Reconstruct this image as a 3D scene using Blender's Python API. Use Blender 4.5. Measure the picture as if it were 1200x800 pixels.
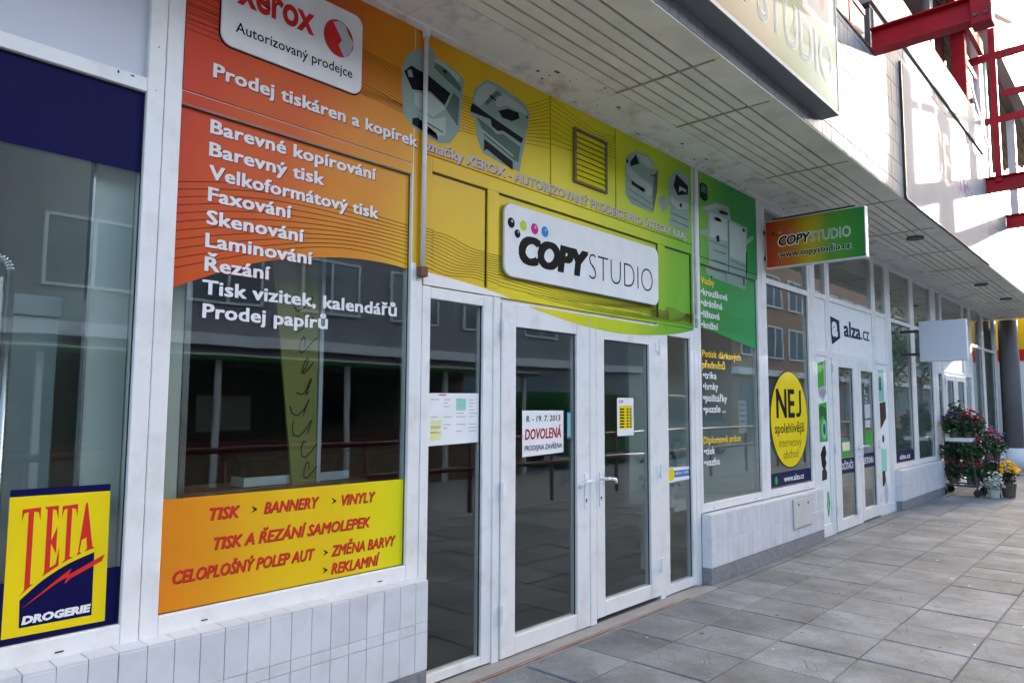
import bpy, bmesh, math, random
from mathutils import Vector, Matrix
random.seed(7)
R = math.radians
scene = bpy.context.scene
for o in list(bpy.data.objects):
    bpy.data.objects.remove(o)
COL = scene.collection

# ------------------------------------------------------------------ camera
cam_d = bpy.data.cameras.new('camera'); cam = bpy.data.objects.new('camera', cam_d); COL.objects.link(cam)
cam_d.sensor_width = 36; cam_d.lens = 25.302; cam_d.clip_start = 0.05; cam_d.clip_end = 2000
yaw, tilt, roll = R(47.7177), R(5.0), R(0.286)
f = Vector((math.sin(yaw)*math.cos(tilt), math.cos(yaw)*math.cos(tilt), math.sin(tilt)))
r = Vector((math.cos(yaw), -math.sin(yaw), 0)); u = r.cross(f)
r2 = r*math.cos(roll)+u*math.sin(roll); u2 = u*math.cos(roll)-r*math.sin(roll)
cam.matrix_world = Matrix(((r2.x, u2.x, -f.x, 0), (r2.y, u2.y, -f.y, -3.09), (r2.z, u2.z, -f.z, 1.55), (0, 0, 0, 1)))
scene.camera = cam

# ------------------------------------------------------------------ sky, sun, exposure
SUN = Vector((5.5, -1.0, 1.40)).normalized()          # towards the sun
elev = math.asin(SUN.z); azim = math.atan2(SUN.x, SUN.y)
world = bpy.data.worlds.new('World'); scene.world = world; world.use_nodes = True
wn = world.node_tree.nodes; wl = world.node_tree.links
bg = wn['Background']; sky = wn.new('ShaderNodeTexSky'); sky.sky_type = 'NISHITA'; sky.sun_disc = False
sky.sun_elevation = elev; sky.sun_rotation = azim; sky.air_density = 0.7; sky.dust_density = 3.0; sky.ozone_density = 0.0
wl.new(sky.outputs[0], bg.inputs[0]); bg.inputs[1].default_value = 0.15
sd = bpy.data.lights.new('sun', 'SUN'); sd.energy = 2.0; sd.angle = R(0.5); sd.color = (1, .97, .93)
sun = bpy.data.objects.new('sun', sd); COL.objects.link(sun)
sun.rotation_euler = (-SUN).to_track_quat('-Z', 'Y').to_euler(); sun.location = (20, -10, 20)
vs = scene.view_settings; vs.view_transform = 'Standard'; vs.look = 'None'; vs.gamma = 1; vs.exposure = 3.12
vs.use_curve_mapping = False
scene.cycles.max_bounces = 10; scene.cycles.diffuse_bounces = 5; scene.cycles.transparent_max_bounces = 16
scene.cycles.caustics_reflective = False; scene.cycles.caustics_refractive = False
scene.cycles.sample_clamp_indirect = 6

# ------------------------------------------------------------------ materials
MATS = {}
def new_mat(name):
    m = bpy.data.materials.new(name); m.use_nodes = True; MATS[name] = m
    return m, m.node_tree.nodes, m.node_tree.links, m.node_tree.nodes['Principled BSDF']
def mat(name, col, rough=.5, var=.08, scale=6., bump=0., bscale=60., metal=0., rnd=0., spec=.5, dirt=None, dirt_amt=0., dirt_scale=1.5):
    m, n, l, b = new_mat(name)
    b.inputs['Roughness'].default_value = rough; b.inputs['Metallic'].default_value = metal
    b.inputs['Specular IOR Level'].default_value = spec
    tc = n.new('ShaderNodeTexCoord'); gp = n.new('ShaderNodeNewGeometry')
    nz = n.new('ShaderNodeTexNoise'); nz.inputs['Scale'].default_value = scale; nz.inputs['Detail'].default_value = 5
    l.new(gp.outputs['Position'], nz.inputs['Vector'])
    mr = n.new('ShaderNodeMapRange'); mr.inputs[1].default_value = .3; mr.inputs[2].default_value = .7
    mr.inputs[3].default_value = 1-var; mr.inputs[4].default_value = 1+var
    l.new(nz.outputs['Fac'], mr.inputs[0])
    val = mr.outputs[0]
    if rnd:
        oi = n.new('ShaderNodeObjectInfo'); m2 = n.new('ShaderNodeMapRange'); m2.inputs[3].default_value = 1-rnd; m2.inputs[4].default_value = 1+rnd
        l.new(oi.outputs['Random'], m2.inputs[0])
        mm = n.new('ShaderNodeMath'); mm.operation = 'MULTIPLY'; l.new(val, mm.inputs[0]); l.new(m2.outputs[0], mm.inputs[1]); val = mm.outputs[0]
    hv = n.new('ShaderNodeVectorMath'); hv.operation = 'SCALE'; hv.inputs[0].default_value = col[:3]
    l.new(val, hv.inputs['Scale']); out = hv.outputs[0]
    if dirt:
        n2 = n.new('ShaderNodeTexNoise'); n2.inputs['Scale'].default_value = dirt_scale; n2.inputs['Detail'].default_value = 8; n2.inputs['Roughness'].default_value = .65
        l.new(gp.outputs['Position'], n2.inputs['Vector'])
        rp = n.new('ShaderNodeMapRange'); rp.inputs[1].default_value = .5; rp.inputs[2].default_value = .75; rp.inputs[4].default_value = dirt_amt
        l.new(n2.outputs['Fac'], rp.inputs[0])
        mx = n.new('ShaderNodeMix'); mx.data_type = 'RGBA'; l.new(rp.outputs[0], mx.inputs[0]); l.new(out, mx.inputs[6]); mx.inputs[7].default_value = (*dirt, 1)
        out = mx.outputs[2]
    l.new(out, b.inputs['Base Color'])
    if bump:
        n3 = n.new('ShaderNodeTexNoise'); n3.inputs['Scale'].default_value = bscale; n3.inputs['Detail'].default_value = 4
        l.new(gp.outputs['Position'], n3.inputs['Vector'])
        bp = n.new('ShaderNodeBump'); bp.inputs['Strength'].default_value = bump; bp.inputs['Distance'].default_value = .01
        l.new(n3.outputs['Fac'], bp.inputs['Height']); l.new(bp.outputs[0], b.inputs['Normal'])
    return m
def plain(name, col, rough=.5, var=.04, **k):
    return mat(name, col, rough, var, 9., spec=.08, **k)

mat('pvc', (.78, .765, .735), .32, .03, 3., dirt=(.36, .34, .30), dirt_amt=.38, dirt_scale=4.5)
mat('pvc_worn', (.56, .57, .56), .45, .05, 3., dirt=(.25, .2, .15), dirt_amt=.5, dirt_scale=6)
mat('panel_grey', (.55, .56, .62), .35, .04, 1.5)
mat('gasket', (.006, .006, .007), .6)
mat('tile', (.61, .615, .625), .4, .05, 7., rnd=.05, spec=.3, bump=.05, bscale=14, dirt=(.36, .34, .31), dirt_amt=.30, dirt_scale=5)
mat('tile_white', (.265, .258, .25), .65, .04, 5., spec=.15, rnd=.06, dirt=(.17, .15, .13), dirt_amt=.4, dirt_scale=4)
mat('grout_dark', (.10, .095, .09), .9, .15, 20)
mat('rail_red', (.12, .015, .015), .5)
mat('grout', (.36, .36, .38), .9, .15, 20)
mat('plinth', (.20, .205, .22), .85, .18, 25, bump=.3, bscale=120, dirt=(.11, .1, .09), dirt_amt=.5, dirt_scale=5)
mat('soffit', (.82, .785, .66), .55, .05, 2., rnd=.05, dirt=(.3, .26, .19), dirt_amt=.35, dirt_scale=3)
mat('soffit_plain', (.82, .80, .75), .6, .05, 2., dirt=(.30, .2, .12), dirt_amt=.7, dirt_scale=5)
mat('soffit_gap', (.03, .026, .02), .8)
mat('seam_strip', (.34, .31, .25), .6, .1, 8)
mat('concrete', (.30, .28, .255), .9, .15, 8, bump=.3, dirt=(.16, .13, .1), dirt_amt=.5, dirt_scale=4)
mat('rust', (.17, .075, .05), .85, .3, 12, bump=.4)
mat('street', (.24, .238, .23), .9, .15, 30, bump=.4)
mat('joint', (.085, .083, .078), .95, .2, 15)
mat('red_steel', (.32, .010, .018), .5, .12, 5, spec=.15, dirt=(.10, .012, .014), dirt_amt=.6)
mat('dark_steel', (.03, .03, .033), .45)
mat('white_metal', (.72, .72, .71), .35, .04, 4, dirt=(.35, .27, .18), dirt_amt=.3, dirt_scale=9)
mat('brown_panel', (.16, .115, .07), .7, .2, 10)
mat('dark_wall', (.12, .115, .115), .8, .1, 3)
mat('louvre', (.10, .085, .07), .6, .1, 4)
mat('spandrel', (.31, .31, .315), .6, .04, 4, spec=.15)
mat('sunlit_board', (.29, .285, .295), .7, .04, 1.5, spec=.1, dirt=(.22, .21, .25), dirt_amt=.6, dirt_scale=1.2)
mat('white_wall', (.72, .71, .69), .7, .05, 2)
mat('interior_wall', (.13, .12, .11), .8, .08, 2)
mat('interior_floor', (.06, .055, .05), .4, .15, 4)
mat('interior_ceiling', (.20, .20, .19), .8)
mat('cabinet', (.50, .56, .54), .4)
mat('pale_panel', (.60, .64, .59), .5, .06, 2)
mat('wood', (.20, .11, .055), .5, .25, 9)
mat('silver', (.6, .6, .62), .25, metal=.9)
mat('hatch', (.56, .555, .50), .4, .05, 5)
mat('facade_brown', (.30, .19, .13), .85, .1, 1.5)
mat('facade_grey', (.27, .27, .28), .85, .1, 1.5)
mat('far_pane', (.16, .19, .21), .12)
mat('leaf', (.028, .07, .018), .5, .35, 18)
mat('leaf_dark', (.014, .035, .013), .5, .35, 18)
mat('pot', (.10, .07, .055), .7, .2, 8)
mat('bucket', (.06, .06, .065), .5)
mat('cart_wrap', (.45, .5, .42), .35)
mat('tree_leaf', (.06, .10, .03), .6, .4, 3)
mat('bark', (.08, .06, .045), .9, .3, 8)
mat('van_paint', (.2, .21, .22), .25)
mat('tyre', (.02, .02, .02), .8)
for nm, c in dict(white=(.80, .79, .77), white_txt=(.78, .76, .74), black=(.004, .004, .005), blue=(.006, .006, .055), yellow=(.80, .60, .01), red=(.62, .03, .025),
                  crimson=(.36, .012, .03), shadow_red=(.25, .02, .03), grey=(.3, .3, .3), lightgrey=(.52, .52, .54), magenta=(.62, .02, .22), cyan=(.02, .25, .62), lime=(.5, .62, .02),
                  copier=(.26, .345, .29), copier_lt=(.40, .465, .41), copier_dk=(.008, .009, .014), copier_mid=(.10, .145, .12), green=(.06, .35, .04), deep_green=(.02, .12, .03), yellow_txt=(.85, .55, .03),
                  purple=(.09, .03, .22), pink=(.40, .09, .15), flower_red=(.36, .012, .02), flower_yel=(.85, .45, .01), cream=(.75, .72, .5), teal=(.25, .5, .42),
                  navy=(.009, .014, .07), sticker_blue=(.05, .15, .42), orange=(.72, .2, .02), line_dark=(.10, .025, .006), line_green=(.04, .12, .02), brownstk=(.04, .025, .02), faint=(.22, .21, .29), box_tint=(.10, .16, .14), box_white=(.32, .33, .34), box_grey=(.20, .21, .22), box_shade=(.02, .07, .03), box_navy=(.02, .03, .07), mint=(.3, .62, .48), paleyellow=(.72, .74, .36), bannercloth=(.26, .25, .075), ink=(.01, .01, .01)).items():
    plain(nm, c)

def ramp_mat(name, stops, x0, x1, zk=0., zmid=0., rough=.4, band=None):
    """gradient that belongs to the print: runs along UV.x (metres)"""
    m, n, l, b = new_mat(name); b.inputs['Roughness'].default_value = rough; b.inputs['Specular IOR Level'].default_value = .2
    uv = n.new('ShaderNodeUVMap'); sp = n.new('ShaderNodeSeparateXYZ'); l.new(uv.outputs[0], sp.inputs[0])
    mr = n.new('ShaderNodeMapRange'); mr.inputs[1].default_value = x0; mr.inputs[2].default_value = x1; mr.clamp = True
    l.new(sp.outputs[0], mr.inputs[0])
    m1 = n.new('ShaderNodeMath'); m1.operation = 'SUBTRACT'; m1.inputs[1].default_value = zmid; l.new(sp.outputs[1], m1.inputs[0])
    m2 = n.new('ShaderNodeMath'); m2.operation = 'MULTIPLY_ADD'; m2.inputs[1].default_value = zk; l.new(m1.outputs[0], m2.inputs[0]); l.new(mr.outputs[0], m2.inputs[2])
    cr = n.new('ShaderNodeValToRGB'); cr.color_ramp.interpolation = 'EASE'
    els = cr.color_ramp.elements
    while len(els) < len(stops): els.new(.5)
    for e, (p, c) in zip(els, stops): e.position = p; e.color = (*c, 1)
    l.new(m2.outputs[0], cr.inputs[0])
    nz = n.new('ShaderNodeTexNoise'); nz.inputs['Scale'].default_value = 5; gp = n.new('ShaderNodeNewGeometry'); l.new(gp.outputs['Position'], nz.inputs['Vector'])
    r3 = n.new('ShaderNodeMapRange'); r3.inputs[3].default_value = .93; r3.inputs[4].default_value = 1.07; l.new(nz.outputs['Fac'], r3.inputs[0])
    vm = n.new('ShaderNodeVectorMath'); vm.operation = 'SCALE'; l.new(cr.outputs[0], vm.inputs[0]); l.new(r3.outputs[0], vm.inputs['Scale'])
    l.new(vm.outputs[0], b.inputs['Base Color'])
    return m
GST = [(0, (.56, .045, .012)), (.08, (.59, .09, .010)), (.17, (.64, .22, .008)), (.28, (.72, .44, .012)), (.44, (.74, .62, .012)), (.60, (.50, .58, .014)), (.74, (.17, .42, .02)), (.86, (.035, .27, .05)), (1, (.03, .30, .085))]
ramp_mat('print', GST, 1.25, 7.2, -.05, 2.9)
ramp_mat('banner_print', [(0, (.68, .22, .012)), (.55, (.74, .48, .01)), (1, (.74, .66, .01))], 1.26, 2.56)
ramp_mat('sign_print', [(0, (.40, .035, .015)), (.22, (.50, .12, .015)), (.45, (.45, .33, .015)), (.68, (.08, .26, .03)), (1, (.02, .16, .03))], 0, 1)
ramp_mat('lightbox_print', [(0, (.20, .13, .06)), (.40, (.19, .15, .07)), (.62, (.09, .15, .05)), (.80, (.05, .15, .10)), (1, (.05, .17, .18))], 3.4, 5.8, rough=.6)

def glass_mat(name, tint, ior, add=0.):
    m = bpy.data.materials.new(name); m.use_nodes = True; MATS[name] = m
    n = m.node_tree.nodes; l = m.node_tree.links; n.remove(n['Principled BSDF'])
    tr = n.new('ShaderNodeBsdfTransparent'); tr.inputs[0].default_value = (*tint, 1)
    gl = n.new('ShaderNodeBsdfGlossy'); gl.inputs['Roughness'].default_value = .008; gl.inputs[0].default_value = (.95, .98, .97, 1)
    # Schlick reflectance from the angle of view, the same for both faces of the pane
    ge = n.new('ShaderNodeNewGeometry'); dt = n.new('ShaderNodeVectorMath'); dt.operation = 'DOT_PRODUCT'; l.new(ge.outputs['Normal'], dt.inputs[0]); l.new(ge.outputs['Incoming'], dt.inputs[1])
    ab = n.new('ShaderNodeMath'); ab.operation = 'ABSOLUTE'; l.new(dt.outputs['Value'], ab.inputs[0])
    om = n.new('ShaderNodeMath'); om.operation = 'SUBTRACT'; om.inputs[0].default_value = 1; l.new(ab.outputs[0], om.inputs[1])
    pw = n.new('ShaderNodeMath'); pw.operation = 'POWER'; pw.inputs[1].default_value = 5; l.new(om.outputs[0], pw.inputs[0])
    fr = n.new('ShaderNodeMath'); fr.operation = 'MULTIPLY_ADD'; fr.inputs[1].default_value = 1-ior; fr.inputs[2].default_value = ior; l.new(pw.outputs[0], fr.inputs[0])
    # old float glass: very slight waviness of the pane
    gp = n.new('ShaderNodeNewGeometry'); nz = n.new('ShaderNodeTexNoise'); nz.inputs['Scale'].default_value = 1.3; l.new(gp.outputs['Position'], nz.inputs['Vector'])
    bp = n.new('ShaderNodeBump'); bp.inputs['Strength'].default_value = .05; bp.inputs['Distance'].default_value = .02; l.new(nz.outputs['Fac'], bp.inputs['Height'])
    l.new(bp.outputs[0], gl.inputs['Normal'])
    mx = n.new('ShaderNodeMixShader'); l.new(fr.outputs[0], mx.inputs[0]); l.new(tr.outputs[0], mx.inputs[1]); l.new(gl.outputs[0], mx.inputs[2])
    l.new(mx.outputs[0], n['Material Output'].inputs[0])
glass_mat('glass', (.88, .91, .89), .085)

def slab_mat():
    m, n, l, b = new_mat('paving'); b.inputs['Roughness'].default_value = .82
    gp = n.new('ShaderNodeNewGeometry'); oi = n.new('ShaderNodeObjectInfo')
    n1 = n.new('ShaderNodeTexNoise'); n1.inputs['Scale'].default_value = 2.2; n1.inputs['Detail'].default_value = 9; n1.inputs['Roughness'].default_value = .65
    n2 = n.new('ShaderNodeTexNoise'); n2.inputs['Scale'].default_value = 90; n2.inputs['Detail'].default_value = 3
    for x in (n1, n2): l.new(gp.outputs['Position'], x.inputs['Vector'])
    # sunk marks in the concrete face: warped cell edges, different on every slab
    wv = n.new('ShaderNodeVectorMath'); wv.operation = 'MULTIPLY_ADD'; wv.inputs[1].default_value = (1, 1, 1)
    of = n.new('ShaderNodeCombineXYZ'); ml = n.new('ShaderNodeMath'); ml.operation = 'MULTIPLY'; ml.inputs[1].default_value = 37.; l.new(oi.outputs['Random'], ml.inputs[0]); l.new(ml.outputs[0], of.inputs[2])
    l.new(gp.outputs['Position'], wv.inputs[0]); l.new(of.outputs[0], wv.inputs[2])
    vo = n.new('ShaderNodeTexVoronoi'); vo.feature = 'DISTANCE_TO_EDGE'; vo.distance = 'MANHATTAN' if hasattr(vo, 'distance') and False else vo.distance; vo.inputs['Scale'].default_value = 6.5
    l.new(wv.outputs[0], vo.inputs['Vector'])
    ce = n.new('ShaderNodeMapRange'); ce.inputs[1].default_value = 0; ce.inputs[2].default_value = .022; ce.inputs[3].default_value = 1; ce.inputs[4].default_value = 0; l.new(vo.outputs['Distance'], ce.inputs[0])
    n4 = n.new('ShaderNodeTexNoise'); n4.inputs['Scale'].default_value = 1.9; l.new(wv.outputs[0], n4.inputs['Vector'])
    th = n.new('ShaderNodeMapRange'); th.inputs[1].default_value = .48; th.inputs[2].default_value = .58; l.new(n4.outputs['Fac'], th.inputs[0])
    cm = n.new('ShaderNodeMath'); cm.operation = 'MULTIPLY'; l.new(ce.outputs[0], cm.inputs[0]); l.new(th.outputs[0], cm.inputs[1])
    cr = n.new('ShaderNodeValToRGB'); e = cr.color_ramp.elements
    e[0].position = .34; e[0].color = (.102, .109, .114, 1); e[1].position = .68; e[1].color = (.228, .241, .250, 1)
    l.new(n1.outputs['Fac'], cr.inputs[0])
    mr = n.new('ShaderNodeMapRange'); mr.inputs[3].default_value = .78; mr.inputs[4].default_value = 1.16; l.new(oi.outputs['Random'], mr.inputs[0])
    g2 = n.new('ShaderNodeMapRange'); g2.inputs[1].default_value = .35; g2.inputs[2].default_value = .65; g2.inputs[3].default_value = .86; g2.inputs[4].default_value = 1.14; l.new(n2.outputs['Fac'], g2.inputs[0])
    mm = n.new('ShaderNodeMath'); mm.operation = 'MULTIPLY'; l.new(mr.outputs[0], mm.inputs[0]); l.new(g2.outputs[0], mm.inputs[1])
    vm = n.new('ShaderNodeVectorMath'); vm.operation = 'SCALE'; l.new(cr.outputs[0], vm.inputs[0]); l.new(mm.outputs[0], vm.inputs['Scale'])
    mx = n.new('ShaderNodeMix'); mx.data_type = 'RGBA'; sc = n.new('ShaderNodeMath'); sc.operation = 'MULTIPLY'; sc.inputs[1].default_value = .6; l.new(cm.outputs[0], sc.inputs[0])
    l.new(sc.outputs[0], mx.inputs[0]); l.new(vm.outputs[0], mx.inputs[6]); mx.inputs[7].default_value = (.07, .068, .065, 1)
    l.new(mx.outputs[2], b.inputs['Base Color'])
    h = n.new('ShaderNodeMath'); h.operation = 'MULTIPLY_ADD'; h.inputs[1].default_value = -1.2; l.new(cm.outputs[0], h.inputs[0])
    h2 = n.new('ShaderNodeMath'); h2.operation = 'ADD'; l.new(n2.outputs['Fac'], h2.inputs[0]); l.new(n1.outputs['Fac'], h2.inputs[1]); l.new(h2.outputs[0], h.inputs[2])
    bp = n.new('ShaderNodeBump'); bp.inputs['Strength'].default_value = .35; bp.inputs['Distance'].default_value = .006; l.new(h.outputs[0], bp.inputs['Height']); l.new(bp.outputs[0], b.inputs['Normal'])
slab_mat()

# ------------------------------------------------------------------ builders
class MB:
    def __init__(s): s.v = []; s.f = []
    def box(s, x0, x1, y0, y1, z0, z1):
        b = len(s.v)
        s.v += [(x, y, z) for z in (z0, z1) for y in (y0, y1) for x in (x0, x1)]
        s.f += [tuple(b+i for i in q) for q in ((0, 2, 3, 1), (4, 5, 7, 6), (0, 1, 5, 4), (2, 6, 7, 3), (0, 4, 6, 2), (1, 3, 7, 5))]
        return s
    def poly(s, pts, y):                       # flat print facing the street; pts (x, z) counter-clockwise
        a = sum(pts[i][0]*pts[(i+1) % len(pts)][1]-pts[(i+1) % len(pts)][0]*pts[i][1] for i in range(len(pts)))
        if a < 0: pts = pts[::-1]
        b = len(s.v); s.v += [(x, y, z) for x, z in pts]; s.f.append(tuple(range(b, b+len(pts)))); return s
    def quad(s, x0, x1, z0, z1, y): return s.poly([(x0, z0), (x1, z0), (x1, z1), (x0, z1)], y)
    def prism(s, pts, y0, y1):
        a = sum(pts[i][0]*pts[(i+1) % len(pts)][1]-pts[(i+1) % len(pts)][0]*pts[i][1] for i in range(len(pts)))
        if a < 0: pts = pts[::-1]
        n = len(pts); b = len(s.v); s.v += [(x, y0, z) for x, z in pts]+[(x, y1, z) for x, z in pts]
        s.f.append(tuple(range(b, b+n))); s.f.append(tuple(range(b+2*n-1, b+n-1, -1)))
        for i in range(n): j = (i+1) % n; s.f.append((b+i, b+n+i, b+n+j, b+j))
        return s
    def cyl(s, p0, p1, r0, r1=None, n=10, cap=True):
        r1 = r0 if r1 is None else r1; p0 = Vector(p0); p1 = Vector(p1); d = (p1-p0).normalized()
        a = d.orthogonal().normalized(); c = d.cross(a); b = len(s.v)
        for p, rr in ((p0, r0), (p1, r1)):
            for i in range(n): t = 2*math.pi*i/n; s.v.append(tuple(p+a*rr*math.cos(t)+c*rr*math.sin(t)))
        for i in range(n): j = (i+1) % n; s.f.append((b+i, b+j, b+n+j, b+n+i))
        if cap: s.f.append(tuple(range(b+n-1, b-1, -1))); s.f.append(tuple(range(b+n, b+2*n)))
        return s
    def tube(s, pts, rad, n=8):
        for a, b in zip(pts[:-1], pts[1:]): s.cyl(a, b, rad, n=n)
        return s
    def bar(s, p0, p1, w, h):                  # rectangular beam between two points, h is vertical-ish
        p0 = Vector(p0); p1 = Vector(p1); d = (p1-p0).normalized(); up = Vector((0, 0, 1)) if abs(d.z) < .95 else Vector((0, 1, 0))
        a = d.cross(up).normalized()*w/2; c = a.cross(d).normalized()*h/2; b = len(s.v)
        for p in (p0, p1): s.v += [tuple(p-a-c), tuple(p+a-c), tuple(p+a+c), tuple(p-a+c)]
        s.f += [tuple(b+i for i in q) for q in ((3, 2, 1, 0), (4, 5, 6, 7), (0, 1, 5, 4), (1, 2, 6, 5), (2, 3, 7, 6), (3, 0, 4, 7))]
        return s
    def leaf(s, c, size, rng):
        a = Vector((rng.uniform(-1, 1), rng.uniform(-1, 1), rng.uniform(-.6, 1))).normalized(); o = a.orthogonal().normalized()
        o = (Matrix.Rotation(rng.uniform(0, 6.28), 3, a) @ o); c = Vector(c); b = len(s.v); w = size*.36
        s.v += [tuple(c-a*size*.5), tuple(c+o*w), tuple(c+a*size*.5), tuple(c-o*w)]; s.f.append((b, b+1, b+2, b+3)); return s
    def ball(s, c, rad, n=6, m=4, squash=1.):
        b = len(s.v); c = Vector(c)
        for i in range(1, m):
            for j in range(n):
                p = math.pi*i/m; t = 2*math.pi*j/n; s.v.append((c.x+rad*math.sin(p)*math.cos(t), c.y+rad*math.sin(p)*math.sin(t), c.z+rad*squash*math.cos(p)))
        s.v += [(c.x, c.y, c.z+rad*squash), (c.x, c.y, c.z-rad*squash)]; T = b+(m-1)*n
        for j in range(n):
            k = (j+1) % n; s.f.append((T, b+j, b+k)); s.f.append((T+1, b+(m-2)*n+k, b+(m-2)*n+j))
            for i in range(m-2): s.f.append((b+i*n+j, b+(i+1)*n+j, b+(i+1)*n+k, b+i*n+k))
        return s
    def mesh(s, name, off=(0, 0, 0)):
        me = bpy.data.meshes.new(name); me.from_pydata([(x-off[0], y-off[1], z-off[2]) for x, y, z in s.v], [], s.f)
        uv = me.uv_layers.new(name='UVMap')
        for lp in me.loops: v = s.v[lp.vertex_index]; uv.data[lp.index].uv = (v[0], v[2])
        me.update(); return me
    def build(s, name, m, root=None, bevel=0., smooth=False):
        off = ROOT_LOC.get(root.name, Vector((0, 0, 0))) if root else None
        if root is None:
            xs = [v[0] for v in s.v]; ys = [v[1] for v in s.v]; zs = [v[2] for v in s.v]
            off = Vector(((min(xs)+max(xs))/2, (min(ys)+max(ys))/2, min(zs)))
        o = bpy.data.objects.new(name, s.mesh(name, off)); COL.objects.link(o); o.data.materials.append(MATS[m])
        if smooth:
            for p in o.data.polygons: p.use_smooth = True
        if bevel:
            bv = o.modifiers.new('bevel', 'BEVEL'); bv.width = bevel; bv.segments = 2; bv.limit_method = 'ANGLE'
        if root: o.parent = root; ROOT_LOC[o.name] = off
        else: o.location = off; ROOT_LOC[o.name] = off
        return o
ROOT_LOC = {}
def tag(o, label, cat, group=None):
    o['label'] = label; o['category'] = cat
    if group: o['group'] = group
    return o
def thing(name, loc, label=None, cat=None, group=None):
    o = bpy.data.objects.new(name, None); COL.objects.link(o); o.location = loc; o.empty_display_size = .1
    ROOT_LOC[o.name] = Vector(loc)
    if label: tag(o, label, cat, group)
    return o
def struct(o): o['kind'] = 'structure'; return o
def shared(name, me, m, loc, root):
    o = bpy.data.objects.new(name, me); COL.objects.link(o)
    o.parent = root; o.location = Vector(loc)-ROOT_LOC[root.name]
    if m and not me.materials: me.materials.append(MATS[m])
    return o
B = lambda *a: MB().box(*a)

# text: builtin face, flattened to polygons; placed on a plane facing the street (y = const) or a custom frame
_tc = bpy.data.curves.new('lettering', 'FONT'); _to = bpy.data.objects.new('lettering', _tc); COL.objects.link(_to)
CAP = .682
def text_pts(body, bold=0., shear=0., res=2, space=1.):
    if 'Ř' in body:                       # the builtin face's own glyph is faulty: set R and add the caron
        i = body.index('Ř'); rx = max(p[0] for p in text_pts(body[:i]+'R', 0, 0)[0]); v, fs = text_pts(body[:i]+'R'+body[i+1:], bold, shear, res, space)
        cx = rx*(1 if space == 1 else 1+(space-1)*.6)-.27; n = len(v)
        v = v+[(cx+a+shear*b, b, 0) for a, b in ((-.17, .90), (-.04, .75), (.04, .75), (.17, .90), (.08, .90), (0, .82), (-.08, .90))]
        return v, fs+[(n, n+1, n+5, n+6), (n+1, n+2, n+5), (n+2, n+3, n+4, n+5)]
    _tc.body = body; _tc.offset = bold; _tc.shear = shear; _tc.resolution_u = res; _tc.space_character = space
    bpy.context.view_layer.update()
    me = bpy.data.meshes.new_from_object(_to.evaluated_get(bpy.context.evaluated_depsgraph_get()))
    v = [tuple(p.co) for p in me.vertices]; fs = [tuple(p.vertices) for p in me.polygons]; bpy.data.meshes.remove(me)
    return v, fs
def text(body, x0, x1, z, cap, y, m, root, name='lettering', bold=0., shear=0., space=1., z1=None, res=2, frame=None, heavy=0.):
    """fit the string between x0 and x1 on baseline z (z1: baseline height at the right end)"""
    v, fs = text_pts(body, bold, shear, res, space)
    xs = [p[0] for p in v]; a, b = min(xs), max(xs); k = (x1-x0)/(b-a); h = cap/(CAP+2*bold)
    mb = MB(); zz = 0 if z1 is None else (z1-z)/(x1-x0)
    for p in v:
        X = x0+(p[0]-a)*k; Z = z+(p[1]+bold)*h+zz*(X-x0)
        mb.v.append((X, y, Z) if frame is None else frame(X, Z))
    # front faces must look at the street (-y)
    n0 = len(mb.v); base = list(mb.v); mb.f += fs
    for i, (dx, dz) in enumerate(((1, .6), (-1, .6), (1, -.6), (-1, -.6)) if heavy else ()):      # heavier strokes: the same glyphs printed again a hair aside
        dx *= heavy*k; dz *= heavy*h
        for p in base:
            mb.v.append((p[0]+dx, p[1]-.00008*(i+1), p[2]+dz) if frame is None else (p[0]-.00008*(i+1), p[1]+dx, p[2]+dz))
        mb.f += [tuple(a_+n0*(i+1) for a_ in q) for q in fs]
    o = mb.build(name, m, root)
    return o

def clip_under(pts_curve, x0, x1, ztop):          # film: everything between the lower curve and ztop
    return [p for p in pts_curve]+[(x1, ztop), (x0, ztop)]
def lerp_curve(c, x):
    for (a, b), (d, e) in zip(c[:-1], c[1:]):
        if a <= x <= d:
            t = (x-a)/(d-a); t = t*t*(3-2*t) if False else t
            return b+(e-b)*t
    return c[0][1] if x < c[0][0] else c[-1][1]
def smooth_curve(c, n=6):                          # Catmull-Rom through the points
    out = []
    P = [c[0]]+list(c)+[c[-1]]
    for i in range(1, len(P)-2):
        p0, p1, p2, p3 = P[i-1:i+3]
        for k in range(n):
            t = k/n
            out.append(tuple(.5*((2*p1[j])+(-p0[j]+p2[j])*t+(2*p0[j]-5*p1[j]+4*p2[j]-p3[j])*t*t+(-p0[j]+3*p1[j]-3*p2[j]+p3[j])*t**3) for j in (0, 1)))
    out.append(c[-1]); return out
def wave_lines(mb, x0, x1, zl, zr, bulge, n, y, w=.0035, k0=0):
    for k in range(n):
        t = k/(n-1); a = zl[0]+(zl[1]-zl[0])*t; b = zr[0]+(zr[1]-zr[0])*t; prev = None; N = 18
        for i in range(N+1):
            s = i/N; x = x0+(x1-x0)*s; z = a+(b-a)*s+bulge[0]*math.sin(math.pi*s)*(1-t)+bulge[1]*math.sin(math.pi*s)*t+.012*math.sin(6*s+3*t)
            if prev:
                px, pz = prev; b0 = len(mb.v); mb.v += [(px, y, pz-w/2), (x, y, z-w/2), (x, y, z+w/2), (px, y, pz+w/2)]; mb.f.append((b0, b0+1, b0+2, b0+3))
            prev = (x, z)
def disc_pts(cx, cz, rx, rz=None, n=40): rz = rz or rx; return [(cx+rx*math.cos(2*math.pi*i/n), cz+rz*math.sin(2*math.pi*i/n)) for i in range(n)]
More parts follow.
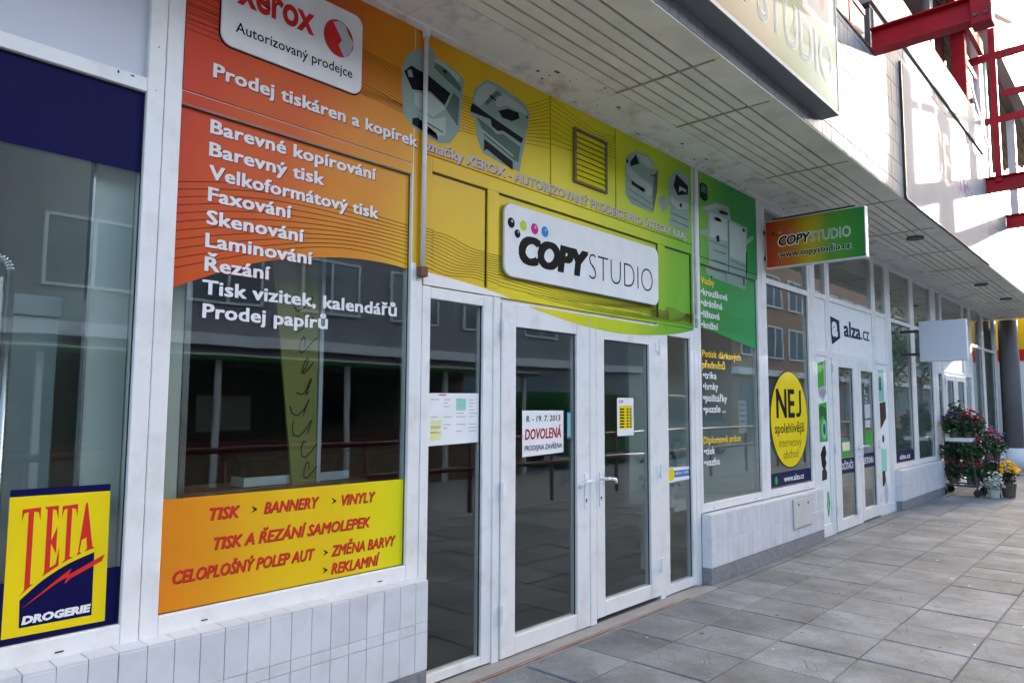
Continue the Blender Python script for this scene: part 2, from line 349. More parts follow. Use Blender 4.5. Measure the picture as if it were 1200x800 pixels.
def round_rect(x0, x1, z0, z1, rad, n=6):
    o = []
    for cx, cz, a in ((x1-rad, z0+rad, -90), (x1-rad, z1-rad, 0), (x0+rad, z1-rad, 90), (x0+rad, z0+rad, 180)):
        o += [(cx+rad*math.cos(R(a+90*i/n)), cz+rad*math.sin(R(a+90*i/n))) for i in range(n+1)]
    return o

# ================================================================== SETTING: ground
struct(B(-400, 400, -400, 400, -.5, -.125).build('ground', 'street'))
pav = struct(thing('pavement', (0, -2, 0)))
B(-14, 34, -4.15, .02, -.12, -.012).build('bedding', 'joint', pav)
B(-14, 34, -4.34, -4.16, -.124, .0).build('kerb', 'concrete', pav, bevel=.01)
def slab_mesh(w, d, seed):
    rg = random.Random(seed); bm = bmesh.new(); c = .006
    ring = lambda x, y, z: [bm.verts.new((sx*x, sy*y, z+(rg.uniform(-.0015, .0015) if z > -.01 else 0))) for sx, sy in ((-1, -1), (1, -1), (1, 1), (-1, 1))]
    a = ring(w/2, d/2, -.05); b = ring(w/2, d/2, -c); t = ring(w/2-c, d/2-c, 0)
    for p, q in ((a, b), (b, t)):
        for i in range(4): bm.faces.new((p[i], p[(i+1) % 4], q[(i+1) % 4], q[i]))
    bm.faces.new(t); me = bpy.data.meshes.new('paving_slab'); bm.to_mesh(me); bm.free(); return me
ROWS = [-.165, -.575, -1.08, -1.585, -2.09, -2.595, -3.1, -3.6, -4.12]
for j in range(8):
    y1, y0 = ROWS[j], ROWS[j+1]; d = y1-y0-.009
    ms = [slab_mesh(.491, d, 10*j+k) for k in range(3)]
    for i in range(36):
        x = 4.85+.5*(i-6)+.25
        o = shared('paving_slab', random.choice(ms), 'paving', (x+random.uniform(-.002, .002), (y0+y1)/2, random.uniform(-.0035, .0015)), pav)
        o.rotation_euler = (random.uniform(-.004, .004), random.uniform(-.004, .004), random.uniform(-.004, .004))
B(20.36, 33.9, -4.12, -.16, -.012, -.002).build('far_paving', 'paving', pav)
B(-13.9, 1.84, -4.12, -.16, -.012, -.002).build('side_paving', 'paving', pav)
B(2.3, 5.86, -.158, .018, -.012, .003).build('mortar_strip', 'concrete', pav)
for a_, b_ in ((-13.9, 2.29), (5.87, 24)): B(a_, b_, -.160, .018, -.012, -.001).build('edge_paving', 'paving', pav)
rg = random.Random(21); mb = MB()
for k in range(24):
    x = rg.uniform(3.2, 12); y = rg.uniform(-3.2, -.2); s_ = rg.uniform(.004, .011); n_ = 6
    pts = [(x+s_*rg.uniform(.7, 1.3)*math.cos(i*math.tau/n_), y+s_*rg.uniform(.7, 1.3)*math.sin(i*math.tau/n_)) for i in range(n_)]
    b0 = len(mb.v); mb.v += [(a_, b_, .0022) for a_, b_ in pts]+[(x, y, .0022+s_*.35)]; mb.f += [(b0+i, b0+(i+1) % n_, b0+n_) for i in range(n_)]
lt = mb.build('litter', 'cream'); lt['kind'] = 'stuff'; lt['label'] = 'pale specks of litter scattered over the paving slabs'; lt['category'] = 'litter'
mb = MB()
for k in range(45):
    x = rg.uniform(3.2, 12); y = rg.uniform(-3.2, -.2); s_ = rg.uniform(.008, .02); n_ = 8
    b0 = len(mb.v); mb.v += [(x+s_*rg.uniform(.7, 1.3)*math.cos(i*math.tau/n_), y+s_*rg.uniform(.7, 1.3)*math.sin(i*math.tau/n_), .0024) for i in range(n_)]; mb.f.append(tuple(range(b0, b0+n_)))
gm = mb.build('gum_spots', 'joint'); gm['kind'] = 'stuff'; gm['label'] = 'dark trodden gum spots on the paving slabs'; gm['category'] = 'gum'
# rusty steel angle let into the threshold in front of the doors
rg = random.Random(3); mb = MB(); x = 2.3
while x < 5.32:
    L = rg.uniform(.05, .14); w = rg.uniform(.004, .0075)
    mb.box(x, x+L, -.150-w, -.150+w, .0, .0042+rg.uniform(0, .003)); x += L*.98
mb.box(2.3, 5.2, -.128, -.123, .0, .005)
ra = mb.build('threshold_rail', 'rust'); tag(ra, 'rusty steel rail in the ground before the copy shop doors', 'rail')

# ================================================================== lower tiled walls
TILE = {}
def tile_mesh(w, d, h):
    k = (round(w, 4), round(d, 4), round(h, 4))
    if k not in TILE:
        bm = bmesh.new(); bmesh.ops.create_cube(bm, size=1)
        for v in bm.verts: v.co = Vector((v.co.x*w, v.co.y*d, v.co.z*h))
        bmesh.ops.bevel(bm, geom=[e for e in bm.edges], offset=.0009, segments=1, affect='EDGES', profile=.5)
        me = bpy.data.meshes.new('tile'); bm.to_mesh(me); bm.free(); TILE[k] = me
    return TILE[k]
def tiled_wall(x0, x1, label, rows, xj, zt=.597, pitch=.1045, left_face=False, right_face=False, yf=-.09, ledge=True, plinth_top=.14):
    t = thing('tiled_wall', ((x0+x1)/2, -.04, 0), label, 'wall')
    B(x0+.008, x1-.008, yf+.008, .09, .0, zt-.006).build('wall_core', 'grout', t)
    B(x0, x1, yf+.004, .085, .0025, plinth_top).build('plinth', 'plinth', t, bevel=.004)
    g = .0026; k0 = math.floor((x0-xj)/pitch)
    for (za, zb) in rows:
        k = k0
        while True:
            a = xj+k*pitch; b = a+pitch; k += 1
            if a >= x1-.01: break
            a = max(a, x0); b = min(b, x1)
            if b-a < .02: continue
            shared('tile', tile_mesh(b-a-g, .012, zb-za-g), 'tile', ((a+b)/2, yf+.006+random.uniform(-.001, .001), (za+zb)/2), t)
        for flag, xx in ((left_face, x0), (right_face, x1)):
            if flag: shared('tile', tile_mesh(.012, .075, zb-za-g), 'tile', (xx+(.006 if xx == x0 else -.006), yf+.05, (za+zb)/2), t)
    if ledge:
        k = k0
        while True:
            a = xj+k*pitch; b = a+pitch; k += 1
            if a >= x1-.01: break
            a = max(a, x0); b = min(b, x1)
            if b-a < .02: continue
            shared('tile', tile_mesh(b-a-g, .092, .012), 'tile', ((a+b)/2, yf+.048, zt+.004), t)
    return t
tiled_wall(-.35, 2.64, 'low pale tiled wall under the orange-lettered window', [(.145, .342), (.342, .394), (.394, .597)], .778)
tiled_wall(5.885, 8.655, 'low pale tiled wall with a cream hatch plate', [(.145, .365), (.365, .588)], 5.885, zt=.588, left_face=True)
tiled_wall(11.95, 14.9, 'far low white tiled wall beside the flower cart', [(.145, .365), (.365, .588)], 11.95, zt=.588, left_face=True)
tiled_wall(18.2, 21.3, 'farthest low tiled wall behind the flowers', [(.145, .588)], 18.2, zt=.588, pitch=.209, left_face=True)
h = thing('hatch_plate', (7.99, -.1, .26), 'cream metal hatch plate on the low tiled wall', 'hatch')
B(7.725, 8.25, -.106, -.0905, .258, .556).build('plate', 'hatch', h, bevel=.004)
B(7.715, 8.26, -.0965, -.0902, .248, .566).build('rim', 'grout', h)
for x in (7.85, 8.12): MB().cyl((x, -.1055, .50), (x, -.111, .50), .014, n=10).build('screw', 'brown_panel', h)

# ================================================================== shop windows
YG = .028                                  # plane of the glass
KG = 1+YG/3.09
gx = lambda x: x*KG
gz = lambda z: 1.55+(z-1.55)*KG
ZS, ZT, ZH = .604, 2.90, 3.713             # sill, transom, head
def window_bay(x0, x1, gl, gr, label, zt0=2.845, zt1=2.905, top='glass', top_mat='glass'):
    """PVC frame: two stiles, bottom rail, transom, head; panes below and above"""
    t = thing('shop_window', ((x0+x1)/2, .03, ZS), label, 'window')
    B(x0, gl, 0, .07, ZS, ZH).build('stile', 'pvc', t, bevel=.004)
    B(gr, x1, 0, .07, ZS, ZH).build('stile', 'pvc', t, bevel=.004)
    B(gl, gr, .001, .069, ZS+.002, .684).build('bottom_rail', 'pvc', t, bevel=.004)
    B(gl, gr, .001, .069, zt0, zt1).build('transom', 'pvc', t, bevel=.004)
    B(gl, gr, .001, .069, 3.66, ZH-.002).build('head_rail', 'pvc', t, bevel=.004)
    B(gl-.006, gr+.006, YG, YG+.012, .678, zt0+.006).build('pane', 'glass', t)
    g = MB()
    for a in ((gl-.003, gl+.004), (gr-.004, gr+.003)): g.box(a[0], a[1], YG-.006, YG-.0005, .684, zt0)
    g.box(gl+.004, gr-.004, YG-.006, YG-.0005, .681, .687); g.box(gl+.004, gr-.004, YG-.006, YG-.0005, zt0-.004, zt0+.002)
    g.build('gasket', 'gasket', t)
    B(gl-.006, gr+.006, YG, YG+.012, zt1-.006, 3.666).build('top_pane' if top == 'glass' else 'top_panel', top_mat, t)
    for x in (gl+.10*(gr-gl)+.05, gr-.12*(gr-gl)-.03):
        B(x, x+.028, -.0012, .003, .628, .633).build('drain_slot', 'gasket', t)
    return t
# --- drugstore window, far left
w1 = window_bay(-.55, 1.192, -.48, 1.123, 'leftmost shop window with dark blue film along its top', zt0=2.70 if False else 2.845, top='panel', top_mat='panel_grey')
B(-.48, gx(1.123), YG-.0025, YG-.0005, gz(2.494), 2.845).build('blue_film', 'blue', w1)
B(-.48, gx(1.12), YG-.0025, YG-.0005, .684, gz(.91)).build('blue_film', 'blue', w1)
mb = MB()
for x, z, w, hh in ((1.158, 3.05, .004, .006), (1.005, 2.885, .006, .012), (1.055, 2.89, .014, .005), (1.155, 2.86, .004, .004), (.3, 2.88, .01, .005)): mb.box(x, x+w, -.0012, .003, z, z+hh)
mb.build('screw_hole', 'gasket', w1)
# --- copy shop window with price-list lettering
w2 = window_bay(1.194, 2.598, 1.266, 2.556, 'wide window with white lettering list and orange film', top='panel', top_mat='print')
film = smooth_curve([(1.25, 2.028), (1.40, 2.10), (1.593, 2.182), (1.78, 2.238), (1.972, 2.275), (2.15, 2.299), (2.312, 2.306), (2.43, 2.304), (2.57, 2.292)], 4)
MB().poly([(max(1.262, min(2.560, gx(a))), gz(b)) for a, b in film]+[(2.560, 2.90), (1.262, 2.90)], YG-.001).build('orange_film', 'print', w2)
B(1.266, 2.556, -.0035, .0005, 2.906, 3.712).build('fascia_print', 'print', w2)
B(1.266, 2.556, -.003, .0, 2.8435, 2.9015).build('transom_print', 'print', w2) if False else None
MB().quad(1.266, 2.556, 2.846, 2.9, -.0006).build('transom_print', 'print', w2)
MB().poly([(1.262, .684), (2.56, .684), (2.56, gz(1.146)), (1.262, gz(1.152))], YG-.001).build('yellow_banner_film', 'banner_print', w2)
B(2.563, 2.5975, -.0009, .0002, 2.34, 3.7105).build('stile_print', 'print', w2)
LINES = [('Barevné kopírování', 1.397, 2.300, 2.748), ('Barevný tisk', 1.396, 1.98, 2.644), ('Velkoformátový tisk', 1.400, 2.32, 2.540), ('Faxování', 1.399, 1.805, 2.440), ('Skenování', 1.397, 1.876, 2.336),
         ('Laminování', 1.396, 1.927, 2.233), ('Řezání', 1.397, 1.703, 2.128), ('Tisk vizitek, kalendářů', 1.391, 2.457, 2.025), ('Prodej papírů', 1.396, 2.023, 1.921)]
for s, a, b, z in LINES:
    if z > 2.1: text(s, gx(a)+.0045, gx(b)+.0045, gz(z)-.0045, .061, YG-.0014, 'shadow_red', w2, 'letter_shadow', bold=0., heavy=.030, space=1.03)
    text(s, gx(a), gx(b), gz(z), .061, YG-.0018, 'white_txt', w2, 'lettering', bold=0., heavy=.030, space=1.03)
for s, a, b, z in [('TISK', 1.463, 1.597, 1.048), ('BANNERY', 1.716, 2.003, 1.049), ('VINYLY', 2.135, 2.34, 1.045), ('TISK A ŘEZÁNÍ SAMOLEPEK', 1.486, 2.311, .920), ('CELOPLOŠNÝ POLEP AUT', 1.317, 1.987, .805),
                   ('ZMĚNA BARVY', 2.083, 2.48, .8035), ('REKLAMNÍ', 2.085, 2.376, .718)]:
    text(s, gx(a)+.002, gx(b)+.002, gz(z)-.0025, .050, YG-.0014, 'black', w2, 'letter_shadow', bold=0., heavy=.03, shear=.25)
    text(s, gx(a), gx(b), gz(z), .050, YG-.0018, 'red', w2, 'lettering', bold=0., heavy=.026, shear=.25)
for a, z in ((1.655, 1.05), (2.077, 1.047), (2.036, .803), (2.036, .719)):
    x = gx(a); z = gz(z); MB().poly([(x, z+.006), (x+.03, z+.022), (x, z+.040), (x+.004, z+.031), (x+.014, z+.022), (x+.004, z+.013)][::-1], YG-.0018).build('arrow', 'ink', w2)
mb = MB(); wave_lines(mb, 1.266, 2.556, (2.50, 2.12), (2.555, 2.325), (.055, .10), 11, YG-.0012, .004); mb.build('wave_line', 'line_dark', w2)['kind'] = 'stuff'
mb = MB(); wave_lines(mb, 1.266, 2.556, (3.66, 3.22), (3.42, 3.19), (-.05, .06), 14, -.0041, .003); wave_lines(mb, 1.266, 2.556, (3.30, 3.18), (3.22, 3.16), (.02, .02), 7, -.0041, .003); mb.build('wave_line', 'line_dark', w2)['kind'] = 'stuff'
text('Prodej tiskáren a kopírek', 1.403, 2.585, 3.000, .062, -.0038, 'shadow_red', w2, 'letter_shadow', bold=0., heavy=.030, space=1.03)
text('Prodej tiskáren a kopírek', 1.398, 2.580, 3.006, .062, -.0045, 'white_txt', w2, 'lettering', bold=0., heavy=.030, space=1.03)
# reseller board
xb = thing('sign_board', (1.8, -.01, 3.17), 'white rounded board with red xerox lettering and ball', 'sign')
MB().prism(round_rect(1.418, 2.184, 3.170, 3.60, .055), -.016, -.0045).build('board', 'white', xb, bevel=.002)
MB().prism(round_rect(1.412, 2.190, 3.164, 3.606, .058), -.0065, -.0042).build('rim', 'black', xb)
text('xerox', 1.485, 1.893, 3.385, .155, -.0172, 'red', xb, bold=.030, res=4)
text('Autorizovaný prodejce', 1.484, 2.124, 3.246, .050, -.0172, 'black', xb, bold=.008)
MB().poly(disc_pts(2.036, 3.43, .090, .097), -.0172).build('ball_emblem', 'red', xb)
MB().poly([(2.125, 3.44), (2.112, 3.38), (2.072, 3.338), (2.036, 3.395), (2.055, 3.428), (2.0, 3.505), (2.036, 3.523), (2.075, 3.515), (2.092, 3.475)], -.0180).build('ball_highlight', 'lightgrey', xb)
MB().poly([(1.952, 3.465), (2.0, 3.505), (2.055, 3.428), (2.036, 3.395), (1.985, 3.352), (1.952, 3.395)], -.0178).build('ball_arm', 'red', xb)

# ================================================================== entrance front of the copy shop
ent = thing('shop_front', (4.24, .03, 0), 'printed copy shop entrance front with yellow-green transom panels', 'shop front')
# posts and sidelights
B(2.600, 2.645, .006, .07, .0, 3.712).build('post', 'pvc', ent, bevel=.003)
B(2.600, 2.645, -.0005, .0055, 2.30, 3.711).build('post_print', 'print', ent)
B(5.805, 5.88, .0, .07, .0, 3.712).build('post', 'pvc', ent, bevel=.004)
def sidelight(xa, xb, ga, gb, z0, ztop, name='sidelight'):
    p = B(xa, ga, .002, .065, .012, 2.222).build('stile', 'pvc', ent, bevel=.004)
    B(gb, xb, .002, .065, .012, 2.222).build('stile', 'pvc', ent, bevel=.004)
    B(ga, gb, .003, .064, .014, z0).build('bottom_rail', 'pvc', ent, bevel=.004)
    B(ga, gb, .003, .064, ztop, 2.220).build('top_rail', 'pvc', ent, bevel=.004)
    B(ga-.005, gb+.005, YG, YG+.012, z0-.005, ztop+.005).build('pane', 'glass', ent)
    B(gb-.006, gb+.003, YG-.008, YG-.0006, z0, ztop).build('gasket', 'gasket', ent)
sidelight(2.647, 3.222, 2.708, 3.139, .066, 2.153)
sidelight(5.262, 5.803, 5.345, 5.735, .088, 2.135)
B(3.224, 3.286, -.006, .06, .0, 2.222).build('mullion', 'pvc', ent, bevel=.006)
B(5.180, 5.260, -.006, .06, .0, 2.222).build('mullion', 'pvc', ent, bevel=.006)
B(3.286, 5.180, .02, .07, 2.198, 2.223).build('door_head', 'pvc', ent)
B(3.286, 5.180, -.002, .06, .004, .010).build('threshold', 'silver', ent)
# printed fascia: bars
for (a, b, c, d) in [(2.647, 5.803, 2.225, 2.272), (2.647, 2.705, 2.272, 2.985), (3.168, 3.269, 2.272, 2.898), (5.208, 5.319, 2.272, 2.898), (5.778, 5.803, 2.272, 2.985), (2.705, 5.778, 2.898, 2.985)]:
    B(a, b, .0, .06, c, d).build('fascia_bar', 'print', ent, bevel=.003)
for (a, b) in [(2.705, 3.168), (3.269, 5.208), (5.319, 5.778)]:
    B(a-.004, b+.004, .016, .04, 2.268, 2.902).build('fascia_panel', 'print', ent)
    mb = MB(); mb.box(a, b, .010, .0158, 2.889, 2.8975); mb.box(b-.008, b-.0005, .010, .0158, 2.2725, 2.889); mb.build('gasket', 'gasket', ent)
for (a, b) in [(2.649, 3.780), (3.794, 4.583), (4.597, 5.801)]:
    B(a, b, .0, .03, 2.990, 3.711).build('fascia_panel', 'print', ent, bevel=.002)
B(2.65, 5.80, .031, .05, 2.97, 3.71).build('panel_backing', 'gasket', ent)
# white foot of the print above the sidelight, and the print running down over the door heads
CURVE = smooth_curve([(2.645, 2.300), (2.9, 2.285), (3.198, 2.256), (3.42, 2.220), (3.607, 2.182), (3.9, 2.142), (4.228, 2.108), (4.7, 2.098), (5.203, 2.128), (5.55, 2.170), (5.88, 2.232)], 5)
def czone(x0, x1, zmax, above=True):
    pts = [(x0, lerp_curve(CURVE, x0))]+[p for p in CURVE if x0 < p[0] < x1]+[(x1, lerp_curve(CURVE, x1))]
    return [(a, min(b, zmax)) for a, b in pts]+[(x1, zmax), (x0, zmax)]
lo = [(2.647, 2.226)]+[(3.39, 2.226)]+[p for p in CURVE if 2.647 <= p[0] < 3.39][::-1]+[(2.647, 2.300)]
MB().poly(lo, -.0016).build('white_film', 'pvc', ent)
for a, b, y in ((3.62, 3.62, 0),): pass
MB().poly(czone(5.262, 5.803, 2.221), .0008).build('yellow_film', 'print', ent)
MB().poly(czone(5.182, 5.258, 2.221), -.0072).build('yellow_film', 'print', ent)
# lettering and pictures of copiers on the fascia
text('značky XEROX - AUTORIZOVANÝ PRODEJCE PRO ÚSTECKÝ KRAJ.', 2.657, 5.71, 3.004, .060, -.0013, 'shadow_red', ent, 'letter_shadow', bold=0., heavy=.028)
text('značky XEROX - AUTORIZOVANÝ PRODEJCE PRO ÚSTECKÝ KRAJ.', 2.651, 5.704, 3.010, .060, -.0018, 'lightgrey', ent, 'lettering', bold=0., heavy=.028)
mb = MB(); wave_lines(mb, 2.647, 3.269, (2.55, 2.33), (2.49, 2.30), (0, 0), 12, -.0012, .0035); wave_lines(mb, 3.269, 5.80, (2.49, 2.30), (2.36, 2.245), (-.06, -.03), 12, -.0012, .0035)
mb.f = [q for q in mb.f if not (all(3.268 < mb.v[i][0] < 5.21 and mb.v[i][2] > 2.272 for i in q) or all(5.318 < mb.v[i][0] < 5.779 and mb.v[i][2] > 2.272 for i in q) or all(2.704 < mb.v[i][0] < 3.169 and mb.v[i][2] > 2.272 for i in q))]
mb.build('wave_line', 'line_dark', ent)['kind'] = 'stuff'
mb = MB(); wave_lines(mb, 2.709, 3.160, (2.545, 2.325), (2.50, 2.305), (0, 0), 12, .0152, .0035); wave_lines(mb, 3.273, 5.20, (2.49, 2.30), (2.372, 2.285), (-.045, -.0), 10, .0152, .0035); wave_lines(mb, 5.325, 5.768, (2.37, 2.285), (2.36, 2.28), (0, 0), 9, .0152, .0035)
mb.build('wave_line', 'line_dark', ent)['kind'] = 'stuff'
mb = MB(); wave_lines(mb, 2.652, 3.778, (3.42, 3.20), (3.69, 3.32), (-.10, -.02), 13, -.0012, .003); wave_lines(mb, 3.796, 4.58, (3.68, 3.36), (3.64, 3.46), (-.04, .0), 9, -.0012, .003)
mb.build('wave_line', 'line_dark', ent)['kind'] = 'stuff'
CP = {
 'c1': ('copier', [(2.463, 3.294), (2.48, 3.166), (2.544, 3.118), (2.748, 3.074), (2.84, 3.1), (2.917, 3.205), (2.948, 3.53), (2.88, 3.566), (2.716, 3.59), (2.678, 3.64), (2.548, 3.567), (2.5, 3.521), (2.46, 3.427)], 0),
 'c1d': ('copier_dk', [(2.539, 3.331), (2.676, 3.365), (2.79, 3.318), (2.835, 3.407), (2.666, 3.455), (2.529, 3.469), (2.478, 3.417)], 1),
 'c1w': ('copier', [(2.50, 3.43), (2.53, 3.445), (2.545, 3.405), (2.51, 3.395)], 2),
 'c1t': ('copier_dk', [(2.543, 3.129), (2.696, 3.1), (2.741, 3.089), (2.732, 3.128), (2.585, 3.181), (2.543, 3.163)], 1),
 'c1m': ('copier_mid', [(2.70, 3.52), (2.80, 3.48), (2.92, 3.44), (2.925, 3.475), (2.82, 3.54), (2.72, 3.555)], 1),
 'c1n': ('copier_mid', [(2.80, 3.30), (2.90, 3.22), (2.91, 3.40), (2.86, 3.42)], 1),
 'c1a': ('copier_lt', [(2.56, 3.25), (2.70, 3.22), (2.80, 3.30), (2.68, 3.35), (2.56, 3.32)], 1),
 'c1b': ('copier_lt', [(2.60, 3.13), (2.72, 3.11), (2.80, 3.14), (2.80, 3.25), (2.70, 3.205), (2.60, 3.22)], 1),
 'c1c': ('copier_lt', [(2.70, 3.56), (2.80, 3.545), (2.90, 3.50), (2.915, 3.535), (2.80, 3.57), (2.72, 3.585)], 2),
 'c1e': ('copier_dk', [(2.77, 3.52), (2.80, 3.515), (2.805, 3.53), (2.775, 3.535)], 3),
 'c1f': ('copier_mid', [(2.62, 3.17), (2.78, 3.145), (2.78, 3.155), (2.62, 3.182)], 2),
 'c2a': ('copier_lt', [(3.03, 3.42), (3.06, 3.50), (3.15, 3.585), (3.235, 3.575), (3.14, 3.46), (3.09, 3.41)], 1),
 'c2b': ('copier_lt', [(3.30, 3.56), (3.50, 3.53), (3.54, 3.49), (3.47, 3.49), (3.33, 3.49), (3.25, 3.45), (3.22, 3.48)], 1),
 'c2c': ('copier_mid', [(3.06, 3.33), (3.18, 3.30), (3.24, 3.27), (3.30, 3.29), (3.47, 3.25), (3.45, 3.14), (3.40, 3.145), (3.13, 3.23)], 1),
 'c2e': ('copier_lt', [(3.10, 3.255), (3.40, 3.165), (3.40, 3.175), (3.10, 3.268)], 2),
 'c2f': ('copier_dk', [(3.52, 3.47), (3.545, 3.465), (3.545, 3.475), (3.525, 3.483)], 2),
 'c2g': ('copier_dk', [(3.17, 3.50), (3.23, 3.485), (3.235, 3.495), (3.18, 3.513)], 2),
 'c2': ('copier', [(2.997, 3.338), (3.047, 3.317), (3.065, 3.199), (3.117, 3.115), (3.349, 3.085), (3.461, 3.082), (3.518, 3.301), (3.566, 3.509), (3.497, 3.567), (3.244, 3.607), (3.146, 3.602), (3.036, 3.498), (3.013, 3.38)], 0),
 'c2d': ('copier_dk', [(3.005, 3.347), (3.184, 3.352), (3.193, 3.311), (3.247, 3.295), (3.301, 3.311), (3.479, 3.277), (3.498, 3.316), (3.201, 3.37), (3.021, 3.407), (3.005, 3.371)], 1),
 'c2o': ('copier_dk', [(3.291, 3.398), (3.383, 3.4), (3.459, 3.442), (3.449, 3.479), (3.345, 3.473), (3.254, 3.431)], 1),
 'c2s': ('copier_dk', [(3.126, 3.13), (3.151, 3.149), (3.348, 3.087), (3.395, 3.075), (3.395, 3.131), (3.125, 3.21)], 1),
 'c2k': ('copier_mid', [(3.13, 3.45), (3.24, 3.56), (3.30, 3.545), (3.25, 3.53), (3.145, 3.43)], 1),
 'c3': ('copier', [(4.716, 3.428), (4.725, 3.209), (4.81, 3.151), (5.133, 3.14), (5.205, 3.345), (5.223, 3.527), (5.076, 3.621), (4.868, 3.601), (4.742, 3.525)], 0),
 'c3d': ('copier_dk', [(4.813, 3.312), (5.003, 3.285), (5.017, 3.317), (4.808, 3.346)], 1),
 'c3t': ('copier_dk', [(4.803, 3.457), (4.93, 3.511), (4.88, 3.576), (4.791, 3.489)], 1),
 'c3e': ('copier_mid', [(5.133, 3.14), (5.205, 3.345), (5.223, 3.527), (5.16, 3.48), (5.13, 3.3)], 1),
 'c3b': ('copier', [(5.284, 3.185), (5.37, 3.219), (5.375, 3.296), (5.317, 3.340), (5.215, 3.28)], 0),
 'c3a': ('copier_lt', [(4.735, 3.46), (4.95, 3.40), (5.12, 3.37), (5.13, 3.30), (5.05, 3.27), (4.80, 3.36), (4.735, 3.39)], 1),
 'c3f': ('copier_lt', [(4.90, 3.59), (5.06, 3.605), (5.19, 3.53), (5.05, 3.51), (4.96, 3.53)], 1),
 'c3g': ('copier_mid', [(4.76, 3.26), (5.12, 3.21), (5.12, 3.218), (4.76, 3.268)], 2), 'c3h': ('copier_mid', [(4.78, 3.20), (5.12, 3.165), (5.12, 3.172), (4.78, 3.208)], 2),
 'c3i': ('copier_dk', [(4.735, 3.50), (4.765, 3.50), (4.765, 3.475), (4.735, 3.475)], 2), 'c3j': ('copier_dk', [(5.10, 3.45), (5.19, 3.47), (5.19, 3.478), (5.10, 3.46)], 2),
 'c4a': ('copier_lt', [(5.42, 3.36), (5.54, 3.33), (5.74, 3.36), (5.74, 3.30), (5.54, 3.26), (5.43, 3.30)], 1),
 'c4b': ('copier_mid', [(5.43, 3.20), (5.74, 3.19), (5.74, 3.20), (5.43, 3.21)], 2), 'c4c': ('copier_mid', [(5.43, 3.14), (5.74, 3.13), (5.74, 3.14), (5.43, 3.15)], 2),
 'c4e': ('copier_dk', [(5.58, 3.29), (5.62, 3.29), (5.62, 3.325), (5.58, 3.325)], 2), 'c4f': ('copier_lt', [(5.57, 3.42), (5.63, 3.45), (5.70, 3.44), (5.70, 3.47), (5.58, 3.475)], 2),
 'c4': ('copier', [(5.388, 3.372), (5.39, 3.266), (5.429, 3.26), (5.394, 3.090), (5.747, 3.088), (5.754, 3.58), (5.542, 3.621), (5.388, 3.489)], 0),
 'c4d': ('copier_dk', [(5.55, 3.385), (5.734, 3.434), (5.736, 3.513), (5.525, 3.571), (5.478, 3.453)], 1),
}
for k, (m, pts, lay) in CP.items():
    y = -.0016-.0004*lay
    if k.startswith('c1'):
        # this picture crosses the post: split it between window fascia, post and entrance fascia
        for xa, xb, yy, root in ((2.4, 2.556, -.0040, w2), (2.557, 2.648, -.0012, ent), (2.649, 3.0, -.0012, ent)):
            bm = bmesh.new(); fc = bm.faces.new([bm.verts.new((x, 0, z)) for x, z in pts])
            for xx, s in ((xa, 1), (xb, -1)):
                bmesh.ops.bisect_plane(bm, geom=bm.verts[:]+bm.edges[:]+bm.faces[:], plane_co=(xx, 0, 0), plane_no=(-s, 0, 0), clear_outer=True)
            for q in bm.faces:
                MB().poly([(v.co.x, v.co.z) for v in q.verts], yy-.0004*(lay+1)).build('copier_picture', m, root)
            bm.free()
    else:
        MB().poly(pts, y).build('copier_picture', m, ent)
# white pipe in front of the post, with its rusty foot
pp = thing('pipe', (2.622, -.03, 2.29), 'thin white pipe running down the fascia beside the entrance', 'pipe')
MB().cyl((2.622, -.022, 2.31), (2.622, -.022, 3.70), .014, n=12).build('tube', 'white_metal', pp, smooth=True)
MB().box(2.596, 2.646, -.045, -.001, 2.262, 2.318).build('foot', 'rust', pp, bevel=.006)
MB().cyl((2.622, -.022, 3.66), (2.622, -.022, 3.708), .022, n=12).build('collar', 'white_metal', pp)
p2 = thing('pipe', (5.842, -.02, 2.25), 'thin white pipe between the yellow-green and green fascia panels', 'pipe')
MB().cyl((5.835, -.013, 2.24), (5.835, -.013, 3.70), .012, n=12).build('tube', 'white_metal', p2, smooth=True)
for z in (2.32, 3.35): MB().box(5.815, 5.855, -.027, -.0005, z, z+.02).build('clip', 'white_metal', p2)
# louvred vent
vt = thing('vent_grille', (4.25, -.01, 3.15), 'square yellow louvred vent between the two copier pictures', 'vent')
mb = MB(); mb.box(4.04, 4.065, -.02, -.0005, 3.15, 3.555); mb.box(4.43, 4.455, -.02, -.0005, 3.15, 3.555); mb.box(4.065, 4.43, -.019, -.0005, 3.15, 3.168); mb.box(4.065, 4.43, -.019, -.0005, 3.537, 3.555)
mb.build('frame', 'brown_panel', vt, bevel=.002)
B(4.065, 4.43, -.0035, -.0006, 3.168, 3.537).build('backing', 'gasket', vt)
for k in range(9):
    z = 3.172+k*.041; m_ = MB(); b0 = 0; m_.v = [(4.067, -.016, z), (4.428, -.016, z), (4.428, -.005, z+.036), (4.067, -.005, z+.036), (4.067, -.012, z-.002), (4.428, -.012, z-.002), (4.428, -.0045, z+.033), (4.067, -.0045, z+.033)]
    m_.f = [(0, 1, 2, 3), (4, 7, 6, 5), (0, 4, 5, 1), (2, 6, 7, 3), (1, 5, 6, 2), (0, 3, 7, 4)]; m_.build('slat', 'print', vt)
